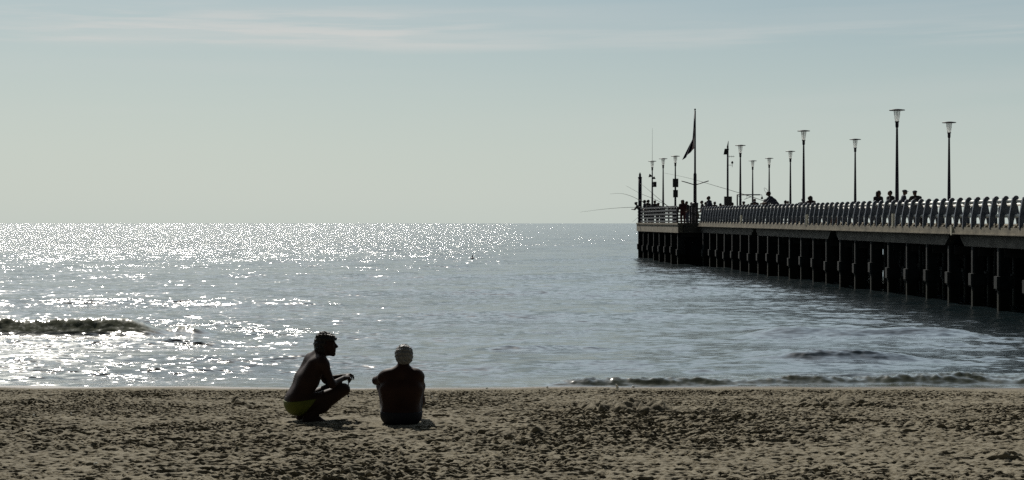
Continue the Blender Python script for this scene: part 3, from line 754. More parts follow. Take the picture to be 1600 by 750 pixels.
rod([(999, 312.5), (985, 306), (970, 302.3), (953, 303)], 126.5, 127, 'fishing rod curving up then level just above the lowest one')
rod([(1047, 323.5), (1022, 311), (1000, 302), (978, 290)], 121, 123, 'long fishing rod slanting up to the left behind the lamp with loudspeakers')
rod([(1042, 321), (1024, 306), (1010, 294), (1001, 287)], 119, 121, 'steep fishing rod crossing the plain lamp near the sea end')
rod([(1205, 318), (1165, 304.5), (1110, 288), (1075, 278), (1036, 270)], 110, 116, 'very long thin rod slanting down from the flagpole to the net frame', .022)
rod([(998.5, 338), (994, 342), (988, 347)], 127.3, 128.5, 'short rod pointing down to the water at the outer corner', .012)

# ------------------------------------------------------------------ figures: blended solids meshed by surface nets
def surface_net(f, org, h):
    nx, ny, nz = f.shape; s = f < 0
    c = [s[i:nx - 1 + i, j:ny - 1 + j, k:nz - 1 + k] for i in (0, 1) for j in (0, 1) for k in (0, 1)]
    tot = sum(q.astype(np.int8) for q in c); mix = (tot > 0) & (tot < 8)
    idx = -np.ones(mix.shape, np.int64); cells = np.argwhere(mix); idx[mix] = np.arange(len(cells))
    acc = np.zeros((len(cells), 3)); cnt = np.zeros(len(cells))
    cor = [(i, j, k) for i in (0, 1) for j in (0, 1) for k in (0, 1)]
    val = {q: f[cells[:, 0] + q[0], cells[:, 1] + q[1], cells[:, 2] + q[2]] for q in cor}
    for a in cor:
        for ax in range(3):
            if a[ax] == 0:
                b_ = list(a); b_[ax] = 1; b_ = tuple(b_)
                va, vb = val[a], val[b_]; x = (va < 0) != (vb < 0)
                t = np.where(x, va / np.where(x, va - vb, 1), 0)
                for q in range(3): acc[:, q] += np.where(x, a[q] + (t if q == ax else 0), 0)
                cnt += x
    V = (cells + acc / cnt[:, None]) * h + org
    Q = []
    for ax in range(3):
        o1, o2 = (ax + 1) % 3, (ax + 2) % 3
        sl0 = [slice(None)] * 3; sl1 = [slice(None)] * 3; sl0[ax] = slice(0, -1); sl1[ax] = slice(1, None)
        a0, a1 = s[tuple(sl0)], s[tuple(sl1)]
        e = np.argwhere(a0 != a1)
        e = e[(e[:, o1] > 0) & (e[:, o2] > 0) & (e[:, o1] < f.shape[o1] - 1) & (e[:, o2] < f.shape[o2] - 1)]
        if not len(e): continue
        def cell(d1, d2):
            q = e.copy(); q[:, o1] -= d1; q[:, o2] -= d2; return idx[q[:, 0], q[:, 1], q[:, 2]]
        q = np.stack([cell(1, 1), cell(0, 1), cell(0, 0), cell(1, 0)], -1)
        fl_ = a0[e[:, 0], e[:, 1], e[:, 2]]
        q[~fl_] = q[~fl_][:, ::-1]; Q.append(q)
    return V, np.concatenate(Q)
def field(prims, h, pad=.05, disp=None, cut=None):
    """prims: ('c', a, b, ra, rb[, k]) tapered limb; ('e', centre, radii[, k, yaw, pitch]) ellipsoid"""
    los, his = [], []
    for p_ in prims:
        if p_[0] == 'c':
            a, b_ = np.array(p_[1]), np.array(p_[2]); r = max(p_[3], p_[4]); los.append(np.minimum(a, b_) - r); his.append(np.maximum(a, b_) + r)
        else: r = max(p_[2]); los.append(np.array(p_[1]) - r); his.append(np.array(p_[1]) + r)
    lo = np.min(los, 0) - pad; hi = np.max(his, 0) + pad
    n_ = np.ceil((hi - lo) / h).astype(int) + 1
    f = np.full(n_, 9.0, np.float32)
    axs = [lo[i] + np.arange(n_[i]) * h for i in range(3)]
    for p_, l_, h_ in zip(prims, los, his):
        k = (p_[5] if len(p_) > 5 else .05) if p_[0] == 'c' else (p_[3] if len(p_) > 3 else .05)
        m_ = k + .03
        s_ = [slice(max(0, int((l_[i] - m_ - lo[i]) / h)), min(n_[i], int((h_[i] + m_ - lo[i]) / h) + 2)) for i in range(3)]
        x, y, z = np.meshgrid(*[axs[i][s_[i]] for i in range(3)], indexing='ij')
        if p_[0] == 'c':
            a = np.array(p_[1], float); ab = np.array(p_[2], float) - a; L2 = max(ab @ ab, 1e-9)
            px, py, pz = x - a[0], y - a[1], z - a[2]
            t = np.clip((px * ab[0] + py * ab[1] + pz * ab[2]) / L2, 0, 1)
            d = np.sqrt((px - ab[0] * t) ** 2 + (py - ab[1] * t) ** 2 + (pz - ab[2] * t) ** 2) - (p_[3] + (p_[4] - p_[3]) * t)
        else:
            c_ = p_[1]; yaw = p_[4] if len(p_) > 4 else 0; pit = p_[5] if len(p_) > 5 else 0
            px, py, pz = x - c_[0], y - c_[1], z - c_[2]
            px, py = px * math.cos(yaw) + py * math.sin(yaw), -px * math.sin(yaw) + py * math.cos(yaw)
            px, pz = px * math.cos(pit) + pz * math.sin(pit), -px * math.sin(pit) + pz * math.cos(pit)
            r = p_[2]; k0 = np.sqrt((px / r[0]) ** 2 + (py / r[1]) ** 2 + (pz / r[2]) ** 2)
            k1 = np.sqrt((px / r[0] ** 2) ** 2 + (py / r[1] ** 2) ** 2 + (pz / r[2] ** 2) ** 2)
            d = k0 * (k0 - 1) / np.maximum(k1, 1e-6)
        g_ = f[tuple(s_)]; hh = np.maximum(k - np.abs(g_ - d), 0) / k
        f[tuple(s_)] = np.minimum(g_, d) - hh * hh * k * .25
    if disp or cut:
        x, y, z = np.meshgrid(*axs, indexing='ij')
        if disp: f = f + disp(x, y, z)
        if cut: f = np.maximum(f, cut(x, y, z))
    return f.astype(np.float32), lo
def figure_mesh(name, prims, h, mat, parent, grow=0.0, disp=None, cut=None):
    f, lo = field(prims, h, .05, disp, cut)
    V, Q = surface_net(f - grow, lo, h)
    return mesh_np(name, V, Q, mat, parent)
def curls(a, sc):
    return lambda x, y, z: a * (np.sin(x * sc + 1.7 * np.sin(z * sc * .7)) * np.sin(y * sc * 1.1 + 1.3 * np.sin(x * sc * .8)) + np.sin(z * sc * 1.2 + 1.9 * np.sin(y * sc * .6)) * .8 + .5 * np.sin((x + y - z) * sc * 2.1))

# --- man squatting (seen from his right and behind, turned towards the right)
ca, sa = math.cos(math.radians(25)), math.sin(math.radians(25))
def B(u, v_, z): return (u * ca - v_ * sa, u * sa + v_ * ca, z)
def hand_prims(w, d, up, s, curl=.5, r=.0085):
    """palm + five fingers; w wrist, d pointing direction, up back of hand, s towards the thumb"""
    w, d, up, s = Vector(w), Vector(d).normalized(), Vector(up).normalized(), Vector(s).normalized()
    pr = []; T_ = lambda q: tuple(q)
    k0 = w + d * .085
    for i, (off, L) in enumerate(((.030, .070), (.010, .080), (-.010, .075), (-.029, .058))):
        base = w + d * (.088 - .004 * abs(i - 1)) + s * off
        pr.append(('c', T_(w + s * off * .5 + d * .01), T_(base), .016, .013, .02))
        p1 = base + d * L * .45 * math.cos(curl) - up * L * .45 * math.sin(curl)
        a2 = curl * 2.1; p2 = p1 + d * L * .32 * math.cos(a2) - up * L * .32 * math.sin(a2)
        a3 = curl * 2.9; p3 = p2 + d * L * .26 * math.cos(a3) - up * L * .26 * math.sin(a3)
        pr += [('c', T_(base), T_(p1), r * 1.08, r, .006), ('c', T_(p1), T_(p2), r, r * .95, .004), ('c', T_(p2), T_(p3), r * .95, r * .8, .004)]
    t0 = w + d * .025 + s * .022; t1 = t0 + (d * .6 + s * .75 - up * .2) * .040; t2 = t1 + (d * .9 + s * .25 - up * .45) * .030
    pr += [('c', T_(t0), T_(t1), .014, .0105, .012), ('c', T_(t1), T_(t2), .0105, .008, .004)]
    return pr
HX, HZ = .0, .0
m1x, m1y, _ = px_to_sand(480, 657); m1 = empty('person', (m1x, m1y, sand_z(m1x, m1y) - .02))
tag(m1, 'dark-haired man in lime swim briefs squatting on the sand, hands together over his knees', 'person')
Lw, Rw = B(.425, .045, .500), B(.400, -.085, .490)
legs1 = [('c', B(-.09, .10, .20), B(.40, .14, .385), .092, .060), ('c', B(-.09, -.10, .20), B(.385, -.15, .375), .092, .060),
         ('c', B(.405, .14, .375), B(.16, .135, .20), .054, .056), ('c', B(.16, .135, .20), B(.0, .13, .085), .055, .034),
         ('c', B(.39, -.15, .365), B(.15, -.14, .19), .054, .056), ('c', B(.15, -.14, .19), B(-.01, -.13, .080), .055, .034),
         ('c', B(-.055, .13, .045), B(.10, .145, .030), .036, .034), ('c', B(.10, .145, .028), B(.165, .15, .02), .034, .018),
         ('c', B(-.065, -.13, .045), B(.09, -.14, .030), .036, .034), ('c', B(.09, -.14, .028), B(.155, -.145, .02), .034, .018)]
trunk1 = [('e', B(-.125, .0, .215), (.125, .165, .125), .06, math.radians(25), .3),
          ('c', B(-.115, .06, .28), B(-.02, .06, .46), .112, .105, .08), ('c', B(-.115, -.06, .28), B(-.02, -.06, .46), .112, .105, .08),
          ('c', B(.005, .075, .50), B(.075, .085, .645), .112, .105, .08), ('c', B(.005, -.075, .50), B(.075, -.085, .645), .112, .105, .08),
          ('c', B(.105, .0, .70), B(.155, .0, .80), .075, .058, .06), ('c', B(.085, .10, .72), B(.13, -.10, .72), .062, .062, .06),
          ('c', B(.095, .165, .700), B(.11, .19, .67), .062, .06), ('c', B(.115, -.165, .700), B(.13, -.19, .67), .062, .06)]
arms1 = [('c', B(.11, .195, .68), B(.285, .205, .455), .052, .040), ('c', B(.285, .205, .455), Lw, .041, .026, .03),
         ('c', B(.13, -.20, .675), B(.225, -.215, .440), .052, .040), ('c', B(.225, -.215, .440), Rw, .041, .026, .03)]
hy = math.radians(6); hc = Vector((.205, .060, .882))
def Hd(u, v_, z): return (hc.x + u * math.cos(hy) - v_ * math.sin(hy), hc.y + u * math.sin(hy) + v_ * math.cos(hy), hc.z + z)
head1 = [('c', B(.14, 0, .76), Hd(-.015, 0, -.045), .060, .056, .05), ('e', Hd(-.012, 0, .015), (.098, .075, .098), .03, hy), ('e', Hd(.055, 0, -.045), (.050, .055, .068), .04, hy),
         ('c', Hd(.078, 0, -.112), Hd(.085, 0, -.118), .020, .018, .03), ('c', Hd(.030, .0, -.095), Hd(.075, 0, -.108), .035, .024, .03),
         ('c', Hd(.098, 0, .012), Hd(.128, 0, -.030), .009, .012, .014), ('c', Hd(.108, 0, -.040), Hd(.120, 0, -.036), .012, .008, .01),
         ('c', Hd(.103, -.012, -.064), Hd(.103, .012, -.064), .010, .010, .008), ('c', Hd(.100, -.012, -.080), Hd(.100, .012, -.080), .011, .011, .008),
         ('c', Hd(.090, -.03, .026), Hd(.090, .03, .026), .012, .012, .015), ('e', Hd(-.012, -.078, -.012), (.024, .012, .034), .008, hy), ('e', Hd(-.012, .078, -.012), (.024, .012, .034), .008, hy)]
hands1 = hand_prims(Lw, B(.9, -.35, .18), B(.0, .1, 1), B(.3, -.9, .2), .55) + hand_prims(Rw, B(.85, .42, .10), B(0, -.3, 1), B(-.2, .9, .3), .7)
body1 = trunk1 + legs1 + arms1 + head1 + hands1
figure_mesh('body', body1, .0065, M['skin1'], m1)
hair1 = [('e', Hd(-.022, 0, .032), (.108, .093, .112), .04, hy), ('e', Hd(-.055, 0, -.040), (.072, .080, .092), .04, hy), ('e', Hd(.058, 0, .056), (.058, .074, .045), .05, hy)]
def face_cut(x, y, z):
    u = (x - hc.x) * math.cos(hy) + (y - hc.y) * math.sin(hy); zz = z - hc.z
    return np.where(zz > .040, -.1, u + .005)
figure_mesh('hair', hair1, .005, M['hair_dark'], m1, 0, curls(.0062, 105), face_cut)
bn = Vector((1, 0, 0))
def brief_cut(x, y, z):
    u = x * ca + y * sa; v_ = -x * sa + y * ca
    top = z - (.262 + .10 * (u + .12))                                  # waistband
    front = (u + .105) * .80 - (z - .10) * .62 - .0                     # leg opening
    return np.maximum(np.maximum(top, front), .055 - z)
figure_mesh('swim_briefs', trunk1 + legs1[:2], .006, M['lime'], m1, .0065, None, brief_cut)
# sunglasses with a cord, held between his fingers
gpos = Vector((m1x, m1y, m1.location.z)) + Vector(B(.500, .02, .47))
sg = empty('sunglasses', gpos, label='folded dark sunglasses with a dangling cord held in the squatting man\'s fingers', cat='sunglasses')
b = MB()
for s in (-1, 1):
    b.lathe([(0, -.006), (.022, -.005), (.026, 0), (.022, .005), (0, .006)], (0, 0, 0), 14)
b = MB(); b.box((.0, .0, -.005), (.012, .052, .075)); b.box((.008, .0, -.02), (.010, .044, .05)); b.build('lens_frame', M['dark'], sg)
b = MB(); b.tube([(-.03, 0, .035), (0, 0, .02), (.01, 0, -.04)], .006, 8); b.build('temple', M['dark'], sg)
b = MB(); b.tube([(0, 0, -.03), (-.006, 0, -.09), (-.002, 0, -.15), (-.008, 0, -.20)], .006, 8); b.tube([(-.005, .01, -.19), (-.004, .01, -.215)], .010, 8); b.build('cord', M['dark'], sg)

# --- man sitting, back to us
m2x, m2y, _ = px_to_sand(627, 661.5); m2 = empty('person', (m2x, m2y, sand_z(m2x, m2y) - .02))
tag(m2, 'bare-backed man with short grey hair sitting on the sand facing the sea', 'person')
Lw2, Rw2 = (-.085, .45, .43), (.01, .46, .42)
trunk2 = [('e', (.0, .0, .115), (.205, .15, .125), .06), ('c', (-.095, .01, .16), (-.110, .035, .38), .112, .116, .08), ('c', (.088, .01, .16), (.100, .035, .38), .112, .116, .08),
          ('c', (-.105, .045, .42), (-.105, .06, .50), .120, .105, .08), ('c', (.110, .045, .42), (.115, .06, .50), .120, .105, .08),
          ('c', (-.13, .06, .565), (.135, .06, .565), .058, .058, .06), ('c', (-.05, .07, .60), (.06, .07, .60), .05, .05, .06),
          ('c', (.012, .07, .58), (.018, .085, .70), .070, .060, .05), ('c', (-.17, .06, .545), (-.20, .07, .525), .066, .062), ('c', (.17, .06, .55), (.185, .075, .53), .066, .062)]
arms2 = [('c', (-.20, .08, .535), (-.300, .25, .475), .054, .043), ('c', (-.300, .25, .475), Lw2, .043, .027, .03),
         ('c', (.185, .085, .54), (.190, .31, .46), .054, .043), ('c', (.190, .31, .46), Rw2, .043, .027, .03)]
legs2 = [('c', (-.11, .03, .115), (-.245, .40, .40), .100, .062), ('c', (.11, .03, .115), (.175, .42, .40), .098, .062),
         ('c', (-.245, .41, .39), (-.21, .50, .22), .056, .056), ('c', (-.21, .50, .22), (-.17, .58, .07), .055, .036),
         ('c', (.175, .43, .39), (.17, .51, .22), .056, .056), ('c', (.17, .51, .22), (.14, .58, .07), .055, .036),
         ('c', (-.17, .55, .04), (-.19, .74, .028), .036, .028), ('c', (.14, .55, .04), (.16, .74, .028), .036, .028)]
h2 = Vector((.020, .095, .768)); hy2 = math.radians(104)
def H2(u, v_, z): return (h2.x + u * math.cos(hy2) - v_ * math.sin(hy2), h2.y + u * math.sin(hy2) + v_ * math.cos(hy2), h2.z + z)
head2 = [('e', H2(0, 0, .005), (.096, .076, .100), .03, hy2), ('e', H2(.05, 0, -.055), (.05, .056, .066), .04, hy2), ('c', H2(.075, 0, -.10), H2(.085, 0, -.11), .022, .018, .03),
         ('c', H2(.098, 0, .0), H2(.122, 0, -.035), .010, .013, .014), ('c', H2(.100, -.012, -.07), H2(.100, .012, -.07), .012, .012, .01),
         ('c', H2(.088, -.03, .016), H2(.088, .03, .016), .012, .012, .015), ('e', H2(-.005, -.079, -.02), (.022, .014, .034), .008, hy2), ('e', H2(-.005, .079, -.02), (.022, .014, .034), .008, hy2)]
hands2 = hand_prims(Lw2, (.9, .1, -.15), (0, 1, .3), (0, .2, 1), .5) + hand_prims(Rw2, (-.9, .1, -.1), (0, 1, .3), (0, .2, 1), .5)
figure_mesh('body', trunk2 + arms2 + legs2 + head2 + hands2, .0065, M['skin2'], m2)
hair2 = [('e', H2(-.018, 0, .025), (.105, .100, .104), .03, hy2), ('e', H2(-.050, 0, -.030), (.060, .080, .065), .04, hy2)]
def face_cut2(x, y, z):
    u = (x - h2.x) * math.cos(hy2) + (y - h2.y) * math.sin(hy2); zz = z - h2.z
    return np.where(zz > .05, -.1, u - .02 - .5 * (zz - .02).clip(0))
figure_mesh('hair', hair2, .005, M['hair_grey'], m2, 0, curls(.0050, 110), face_cut2)
figure_mesh('swim_shorts', trunk2[:3] + legs2[:2], .007, M['navy'], m2, .008, None, lambda x, y, z: np.maximum(np.maximum(z - .150 - .35 * y.clip(0), .0 * x + y - .28), .02 - z))

# --- people on the pier
def small_person(kind):
    """prims split in skin / shirt / trousers; faces +x, height about 1.72 when upright"""
    L = []; S = 'skin'; T_ = 'shirt'; R_ = 'trousers'
    def c(g, a, b_, ra, rb, k=.04): L.append((g, ('c', a, b_, ra, rb, k)))
    def e(g, ce, r, k=.04): L.append((g, ('e', ce, r, k)))
    for s in (-1, 1):
        if kind == 'seated':
            c(R_, (0, s * .1, .5), (.42, s * .13, .5), .085, .06); c(S, (.43, s * .13, .48), (.42, s * .13, .08), .052, .038); c(S, (.40, s * .13, .04), (.58, s * .14, .03), .04, .03)
        elif kind == 'bend':
            c(R_, (0, s * .09, .92), (.08, s * .12, .50), .092, .062); c(R_, (.08, s * .12, .50), (-.02, s * .13, .10), .06, .042); c(S, (-.04, s * .13, .05), (.16, s * .14, .03), .042, .03)
        else:
            c(R_, (0, s * .09, .90), (.02, s * .11, .50), .090, .062); c(R_, (.02, s * .11, .50), (-.02, s * .12, .10), .06, .042); c(S, (-.04, s * .12, .05), (.17, s * .14, .03), .042, .03)
    zb = .52 if kind == 'seated' else .94
    lean = {'stand': .03, 'akimbo': .06, 'lean': .30, 'bend': .34, 'seated': .08}[kind]
    hh = .56 if kind not in ('lean', 'bend') else .50
    e(R_, (0, 0, zb), (.12, .165, .12))
    for s in (-1, 1):
        c(T_, (0, s * .06, zb + .04), (lean * .6, s * .07, zb + hh * .55), .105, .112, .06)
        c(T_, (lean * .6, s * .07, zb + hh * .55), (lean, s * .10, zb + hh * .85), .112, .085, .06)
        sh = (lean, s * .185, zb + hh * .86)
        c(T_, (lean, s * .1, zb + hh * .88), sh, .07, .06)
        if kind == 'stand' or (kind == 'akimbo' and s > 0) or kind == 'seated':
            el_ = (lean + .02, s * .25, zb + hh * .86 - .28); c(T_, sh, el_, .055, .045); hd = (lean + .16, s * .23, zb + hh * .86 - .50); c(S, el_, hd, .04, .03)
        elif kind == 'akimbo':
            el_ = (lean - .20, s * .42, zb + hh * .86 - .20); c(T_, sh, el_, .055, .045); hd = (.02, s * .20, zb + .12); c(S, el_, hd, .042, .032)
        elif kind == 'lean':
            el_ = (lean + .20, s * .27, zb + .18); c(T_, sh, el_, .058, .046); hd = (lean + .38, s * .05, zb + .20); c(S, el_, hd, .042, .03)
        else:
            el_ = (lean + .22, s * .22, zb + hh * .86 - .22); c(T_, sh, el_, .055, .045); hd = (lean + .42, s * .10, zb + hh * .86 - .30); c(S, el_, hd, .04, .03)
        e(S, hd, (.05, .035, .045))
    nb_ = (lean + .01, 0, zb + hh * .90); tf = .06 if kind in ('lean', 'bend') else .01
    hp = (lean + tf + .04, 0, zb + hh + .16); c(S, nb_, (hp[0] - .02, 0, hp[2] - .05), .058, .052)
    e(S, hp, (.095, .078, .112)); e(S, (hp[0] + .05, 0, hp[2] - .06), (.045, .05, .05)); c(S, (hp[0] + .095, 0, hp[2] - .0), (hp[0] + .11, 0, hp[2] - .03), .012, .014, .01)
    return L, hp
PROTO = {}
cloth_cols = {'black': (.02, .02, .024), 'navy': (.022, .028, .05), 'wine': (.035, .010, .014), 'grey': (.08, .08, .085), 'olive': (.05, .05, .03), 'brown': (.05, .03, .022)}
CL = {k: simple(k + '_cloth', v, .85, var=.2, scale=15) for k, v in cloth_cols.items()}
for kind in ('stand', 'akimbo', 'lean', 'bend', 'seated'):
    Lp, hp = small_person(kind)
    ms_ = {}
    f, lo = field([q for _, q in Lp], .02, .06); ms_['body'] = surface_net(f, lo, .02)
    for g_ in ('shirt', 'trousers'):
        pr = [q for gg, q in Lp if gg == g_]; f, lo = field(pr, .02, .08); ms_[g_] = surface_net(f - .014, lo, .02)
    f, lo = field([('e', (hp[0] - .02, 0, hp[2] + .03), (.105, .09, .105), .03), ('e', (hp[0] - .05, 0, hp[2] - .03), (.07, .08, .08), .03)], .014, .05, curls(.004, 60),
                  lambda x, y, z, hp=hp: np.where(z > hp[2] + .06, -.1, x - hp[0] - .02)); ms_['hair'] = surface_net(f, lo, .014)
    f, lo = field([('e', (hp[0] - .01, 0, hp[2] + .055), (.115, .10, .075), .03), ('e', (hp[0] + .09, 0, hp[2] + .035), (.08, .075, .014), .02)], .014, .05, None, lambda x, y, z, hp=hp: hp[2] + .022 - z); ms_['cap'] = surface_net(f, lo, .014)
    f, lo = field([('e', (hp[0] - .03, 0, hp[2] - .0), (.125, .125, .155), .03), ('e', (hp[0] - .07, 0, hp[2] - .12), (.075, .11, .10), .05)], .014, .05, curls(.005, 50),
                  lambda x, y, z, hp=hp: np.where(z > hp[2] + .07, -.1, x - hp[0] - .02)); ms_['long_hair'] = surface_net(f, lo, .014)
    PROTO[kind] = ms_
MESHES = {}
def pier_person(px, ytop, kind, yaw, o, label, shirt='black', trousers='navy', head='hair', group='people along the pier', want=None):
    top = {'stand': 1.80, 'akimbo': 1.80, 'lean': 1.72, 'bend': 1.72, 'seated': 1.36}[kind]
    d = d_of(px, o)
    if px < 1100: d = min(max(d, P0 + .6), P1 - .6)
    base = 2.88 if d > P0 else DECK(d)
    hgt = EYE + (EY0 - ytop) / F * d - base
    s = min(max(hgt / (top - .02), .84), 1.10)
    x = (px - 800) / F * d
    root = empty('person', (x, d, base), math.radians(yaw), label, 'person', group, s)
    root.scale = (s * 1.12, s * (1.32 if 'broad' in label else 1.16), s)
    for part in ('body', 'shirt', 'trousers', head):
        mat = {'body': M['skin3'], 'shirt': CL[shirt], 'trousers': CL[trousers], 'hair': M['hair_dark'], 'cap': CL['navy'], 'long_hair': M['hair_dark']}[part]
        key = (kind, part)
        if key not in MESHES:
            ob = mesh_np(part, *PROTO[kind][part], mat, root); MESHES[key] = ob.data; ob.material_slots[0].link = 'OBJECT'; ob.material_slots[0].material = mat
        else:
            ob = bpy.data.objects.new(part, MESHES[key]); COL.objects.link(ob); ob.parent = root
            ob.material_slots[0].link = 'OBJECT'; ob.material_slots[0].material = mat
    if os_debug: print('PERSON', px, ytop, 'd=%.1f o=%.1f h=%.2f s=%.2f' % (d, o, hgt, s))
os_debug = False
PP = [
 (1002.5, 316, 'lean', 180, -.8, 'person bent over the outer corner railing, furthest left on the pier', 'grey', 'black', 'cap'),
 (1008.5, 312, 'stand', 160, -.3, 'left one of two heads close together beside the corner mast', 'navy', 'black', 'hair'),
 (1014, 312, 'stand', 200, -.6, 'right one of two heads close together beside the corner mast', 'black', 'navy', 'hair'),
 (1019, 317, 'lean', 150, -.7, 'short person right at the foot of the lamp with loudspeakers', 'black', 'black', 'hair'),
 (1023.5, 313, 'stand', 250, -.3, 'person with sloping shoulders just right of the lamp with loudspeakers', 'black', 'navy', 'hair'),
 (1067, 312.5, 'stand', 240, .2, 'person in a dark wine red top standing left of the flagpole', 'wine', 'wine', 'long_hair'),
 (1074, 314.5, 'stand', 200, 1.2, 'person in black standing between the red-clad person and the flagpole', 'black', 'navy', 'hair'),
 (1090, 330, 'seated', 190, .9, 'low crouched dark figure at the foot of the flagpole', 'olive', 'black', 'hair'),
 (1098, 313.5, 'stand', 180, 2.6, 'person standing just left of where the fins of the pier begin', 'black', 'black', 'hair'),
 (1104, 315.5, 'stand', 150, 3.0, 'small person half hidden behind the man with his arm on his hip', 'navy', 'black', 'hair'),
 (1109.5, 306.5, 'akimbo', 195, 1.0, 'tall man leaning with one arm bent out to the right', 'navy', 'navy', 'hair'),
 (1118.5, 318, 'lean', 20, 2.2, 'bowed person just right of the man with his arm bent out', 'black', 'black', 'hair'),
 (1129, 318.5, 'seated', 270, 4.4, 'small head just left of the cabinet of the solar mast', 'grey', 'navy', 'hair'),
 (1161, 315, 'lean', 75, 1.2, 'broad-backed person leaning at the foot of the lamp beside the solar mast', 'navy', 'black', 'cap'),
 (1170, 314.5, 'seated', 100, 5.6, 'narrow head below the top bar of the net frame', 'brown', 'black', 'hair'),
 (1179, 310.5, 'stand', 260, 6.0, 'person standing in front of the shortest lamp behind the net frame', 'black', 'navy', 'hair'),
 (1204.5, 311.5, 'lean', 150, 4.2, 'person leaning at the foot of the lamp left of the bending man', 'black', 'navy', 'hair'),
 (1214.5, 298.5, 'bend', 190, .8, 'man in a dark shirt bending forward over the rail with his hands in front', 'navy', 'black', 'hair'),
 (1231, 314, 'stand', 250, 5.6, 'head and shoulders just left of the thin lamp right of the bending man', 'black', 'black', 'hair'),
 (1241, 320, 'seated', 90, 3.6, 'very low head just above the rail, right of the thin lamp', 'grey', 'navy', 'cap'),
 (1256, 313, 'lean', 85, 1.1, 'broad-shouldered person leaning at the base of a near lamp', 'navy', 'black', 'hair'),
 (1273, 307, 'lean', 120, 3.0, 'person with a full rounded head of hair right of the broad-shouldered one', 'wine', 'black', 'long_hair'),
 (1371.5, 298.5, 'stand', 300, 2.8, 'leftmost of four people with head and shoulders above the rail, hair rounded', 'black', 'black', 'long_hair'),
 (1392.5, 298, 'stand', 200, 3.0, 'person just left of the tallest looking lamp', 'black', 'navy', 'hair'),
 (1411, 296.5, 'stand', 350, 2.8, 'person just right of the tallest looking lamp', 'navy', 'navy', 'cap'),
 (1435.5, 298, 'lean', 100, 4.2, 'rightmost of four people above the rail, shoulders hunched', 'black', 'black', 'cap'),
 (1116, 315, 'stand', 300, 6.0, 'dark head between the man with his arm bent out and the low bowed person', 'black', 'black', 'hair'),
 (1139, 318, 'lean', 40, 1.9, 'low shoulders in front of the cabinet of the solar mast', 'black', 'navy', 'hair'),
 (1186, 317, 'lean', 130, 2.2, 'low rounded back under the hanging lamp of the net frame', 'navy', 'black', 'cap'),
 (1196, 318.5, 'seated', 200, 3.4, 'low head below the hoop of the landing net', 'grey', 'black', 'hair'),
 (1224, 317.5, 'lean', 60, 2.4, 'low bent back just right of the man bending over the rail', 'black', 'navy', 'hair'),
 (1031, 317, 'lean', 100, -.5, 'low shoulders between the loudspeaker lamp and the plain lamp', 'black', 'black', 'cap'),
 (1081, 316, 'stand', 120, 2.4, 'person pressed against the left side of the flagpole plinth', 'black', 'navy', 'hair'),
 (1299, 316.5, 'seated', 60, 3.0, 'very low rounded head peeping over the fins between two lamps', 'olive', 'black', 'cap'),
]
for a in PP: pier_person(*a)

# ------------------------------------------------------------------ floats and litter
def buoy(px, py, d, r, label):
    q = P(px, py, d); root = empty('buoy', (q.x, d, .0), label=label, cat='buoy')
    b = MB(); b.lathe([(0, -r * .6), (r * .8, -r * .3), (r, .1 * r), (r * .85, r * .5), (.3 * r, r * .8), (0, r * .8)], seg=16); b.build('float', M['dark'], root)
    b = MB(); b.lathe([(.28 * r, r * .7), (.22 * r, r * 1.4), (.08 * r, r * 1.9), (0, r * 1.95)], seg=12); b.build('tip', M['dark'], root)
buoy(738, 403.5, 124, .20, 'small dark pointed buoy floating alone on the open water')
buoy(783, 454.5, 67, .05, 'tiny dark float on the water below and right of the pointed buoy')
M['white'] = simple('white_scrap', (.80, .79, .74), .6, var=.08); M['yellow'] = simple('yellow_scrap', (.75, .68, .40), .6, var=.1)
M['weed'] = simple('dry_weed', (.03, .022, .018), .9, var=.4, scale=30)
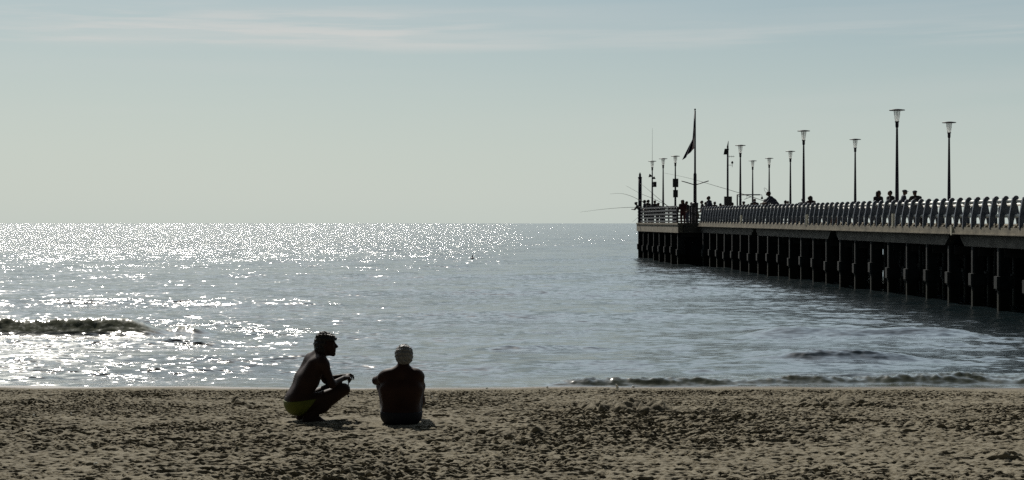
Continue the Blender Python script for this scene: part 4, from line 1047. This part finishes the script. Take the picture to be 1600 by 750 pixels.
def scrap(px, py, w, h, mat, label, name='litter_scrap', cat='litter', seed=0):
    x, y, _ = px_to_sand(px, py); z = max(sand_z(x, y), 0) ; r = random.Random(seed + px)
    s = y / F; V = []; W2, H2_ = w * s / 2, h * s
    pts = [(-W2, 0), (-W2 * .7, H2_ * .8), (0, H2_), (W2 * .8, H2_ * .7), (W2, 0)]
    b = MB()
    for k, q in enumerate((-.5, .5)):
        pass
    b.prism([(a * r.uniform(.8, 1.1), c) for a, c in pts], max(.012, W2 * .6), (Vector((1, 0, 0)), Vector((0, 1, 0)), UZ), (0, 0, 0))
    o = b.build(name, mat); o.location = (x, y, z + .004); o.rotation_euler = (r.uniform(-.2, .2), r.uniform(-.5, .5), r.uniform(-.5, .5))
    bv = o.modifiers.new('bevel', 'BEVEL'); bv.width = .003; bv.segments = 2
    tag(o, label, cat)
scrap(965, 610, 4.5, 8, M['white'], 'upright white scrap at the waterline, tallest of the white specks there')
scrap(989, 606.5, 5, 3, M['white'], 'small white scrap at the waterline just right of the tallest one')
scrap(951, 608.5, 3, 2.5, M['white'], 'tiny white scrap at the waterline just left of the tallest one')
scrap(760, 609, 4, 3, M['white'], 'white scrap at the waterline straight below the pointed buoy')
scrap(855, 608, 4, 3, M['white'], 'white scrap where the dark ripples at the shore begin')
scrap(674, 625, 4, 3.5, M['white'], 'pale shell on the sand right of the seated man')
scrap(683, 628, 4, 3, M['white'], 'second pale shell beside the one right of the seated man')
scrap(325, 622, 6, 2.5, M['yellow'], 'pale yellow scrap on the upper sand left of the squatting man')
scrap(47, 613, 2.5, 5, M['yellow'], 'thin yellow straw standing in the sand near the left edge by the water')
scrap(52, 653, 5, 4, M['white'], 'slanting white sliver on the sand near the left edge')
scrap(111, 650, 3, 2.5, M['white'], 'small white speck right of the slanting sliver')
scrap(150, 729, 7, 3.5, M['white'], 'white pebble in the lower left foreground', 'pebble', 'pebble')
scrap(1302, 623.5, 3.5, 2, M['yellow'], 'pale speck on the sand above the dark clods on the right')
scrap(1247, 724, 3, 3, M['yellow'], 'pale yellow speck in the lower right foreground')
scrap(1516, 682, 3, 2, M['yellow'], 'pale speck on the sand at the far right')
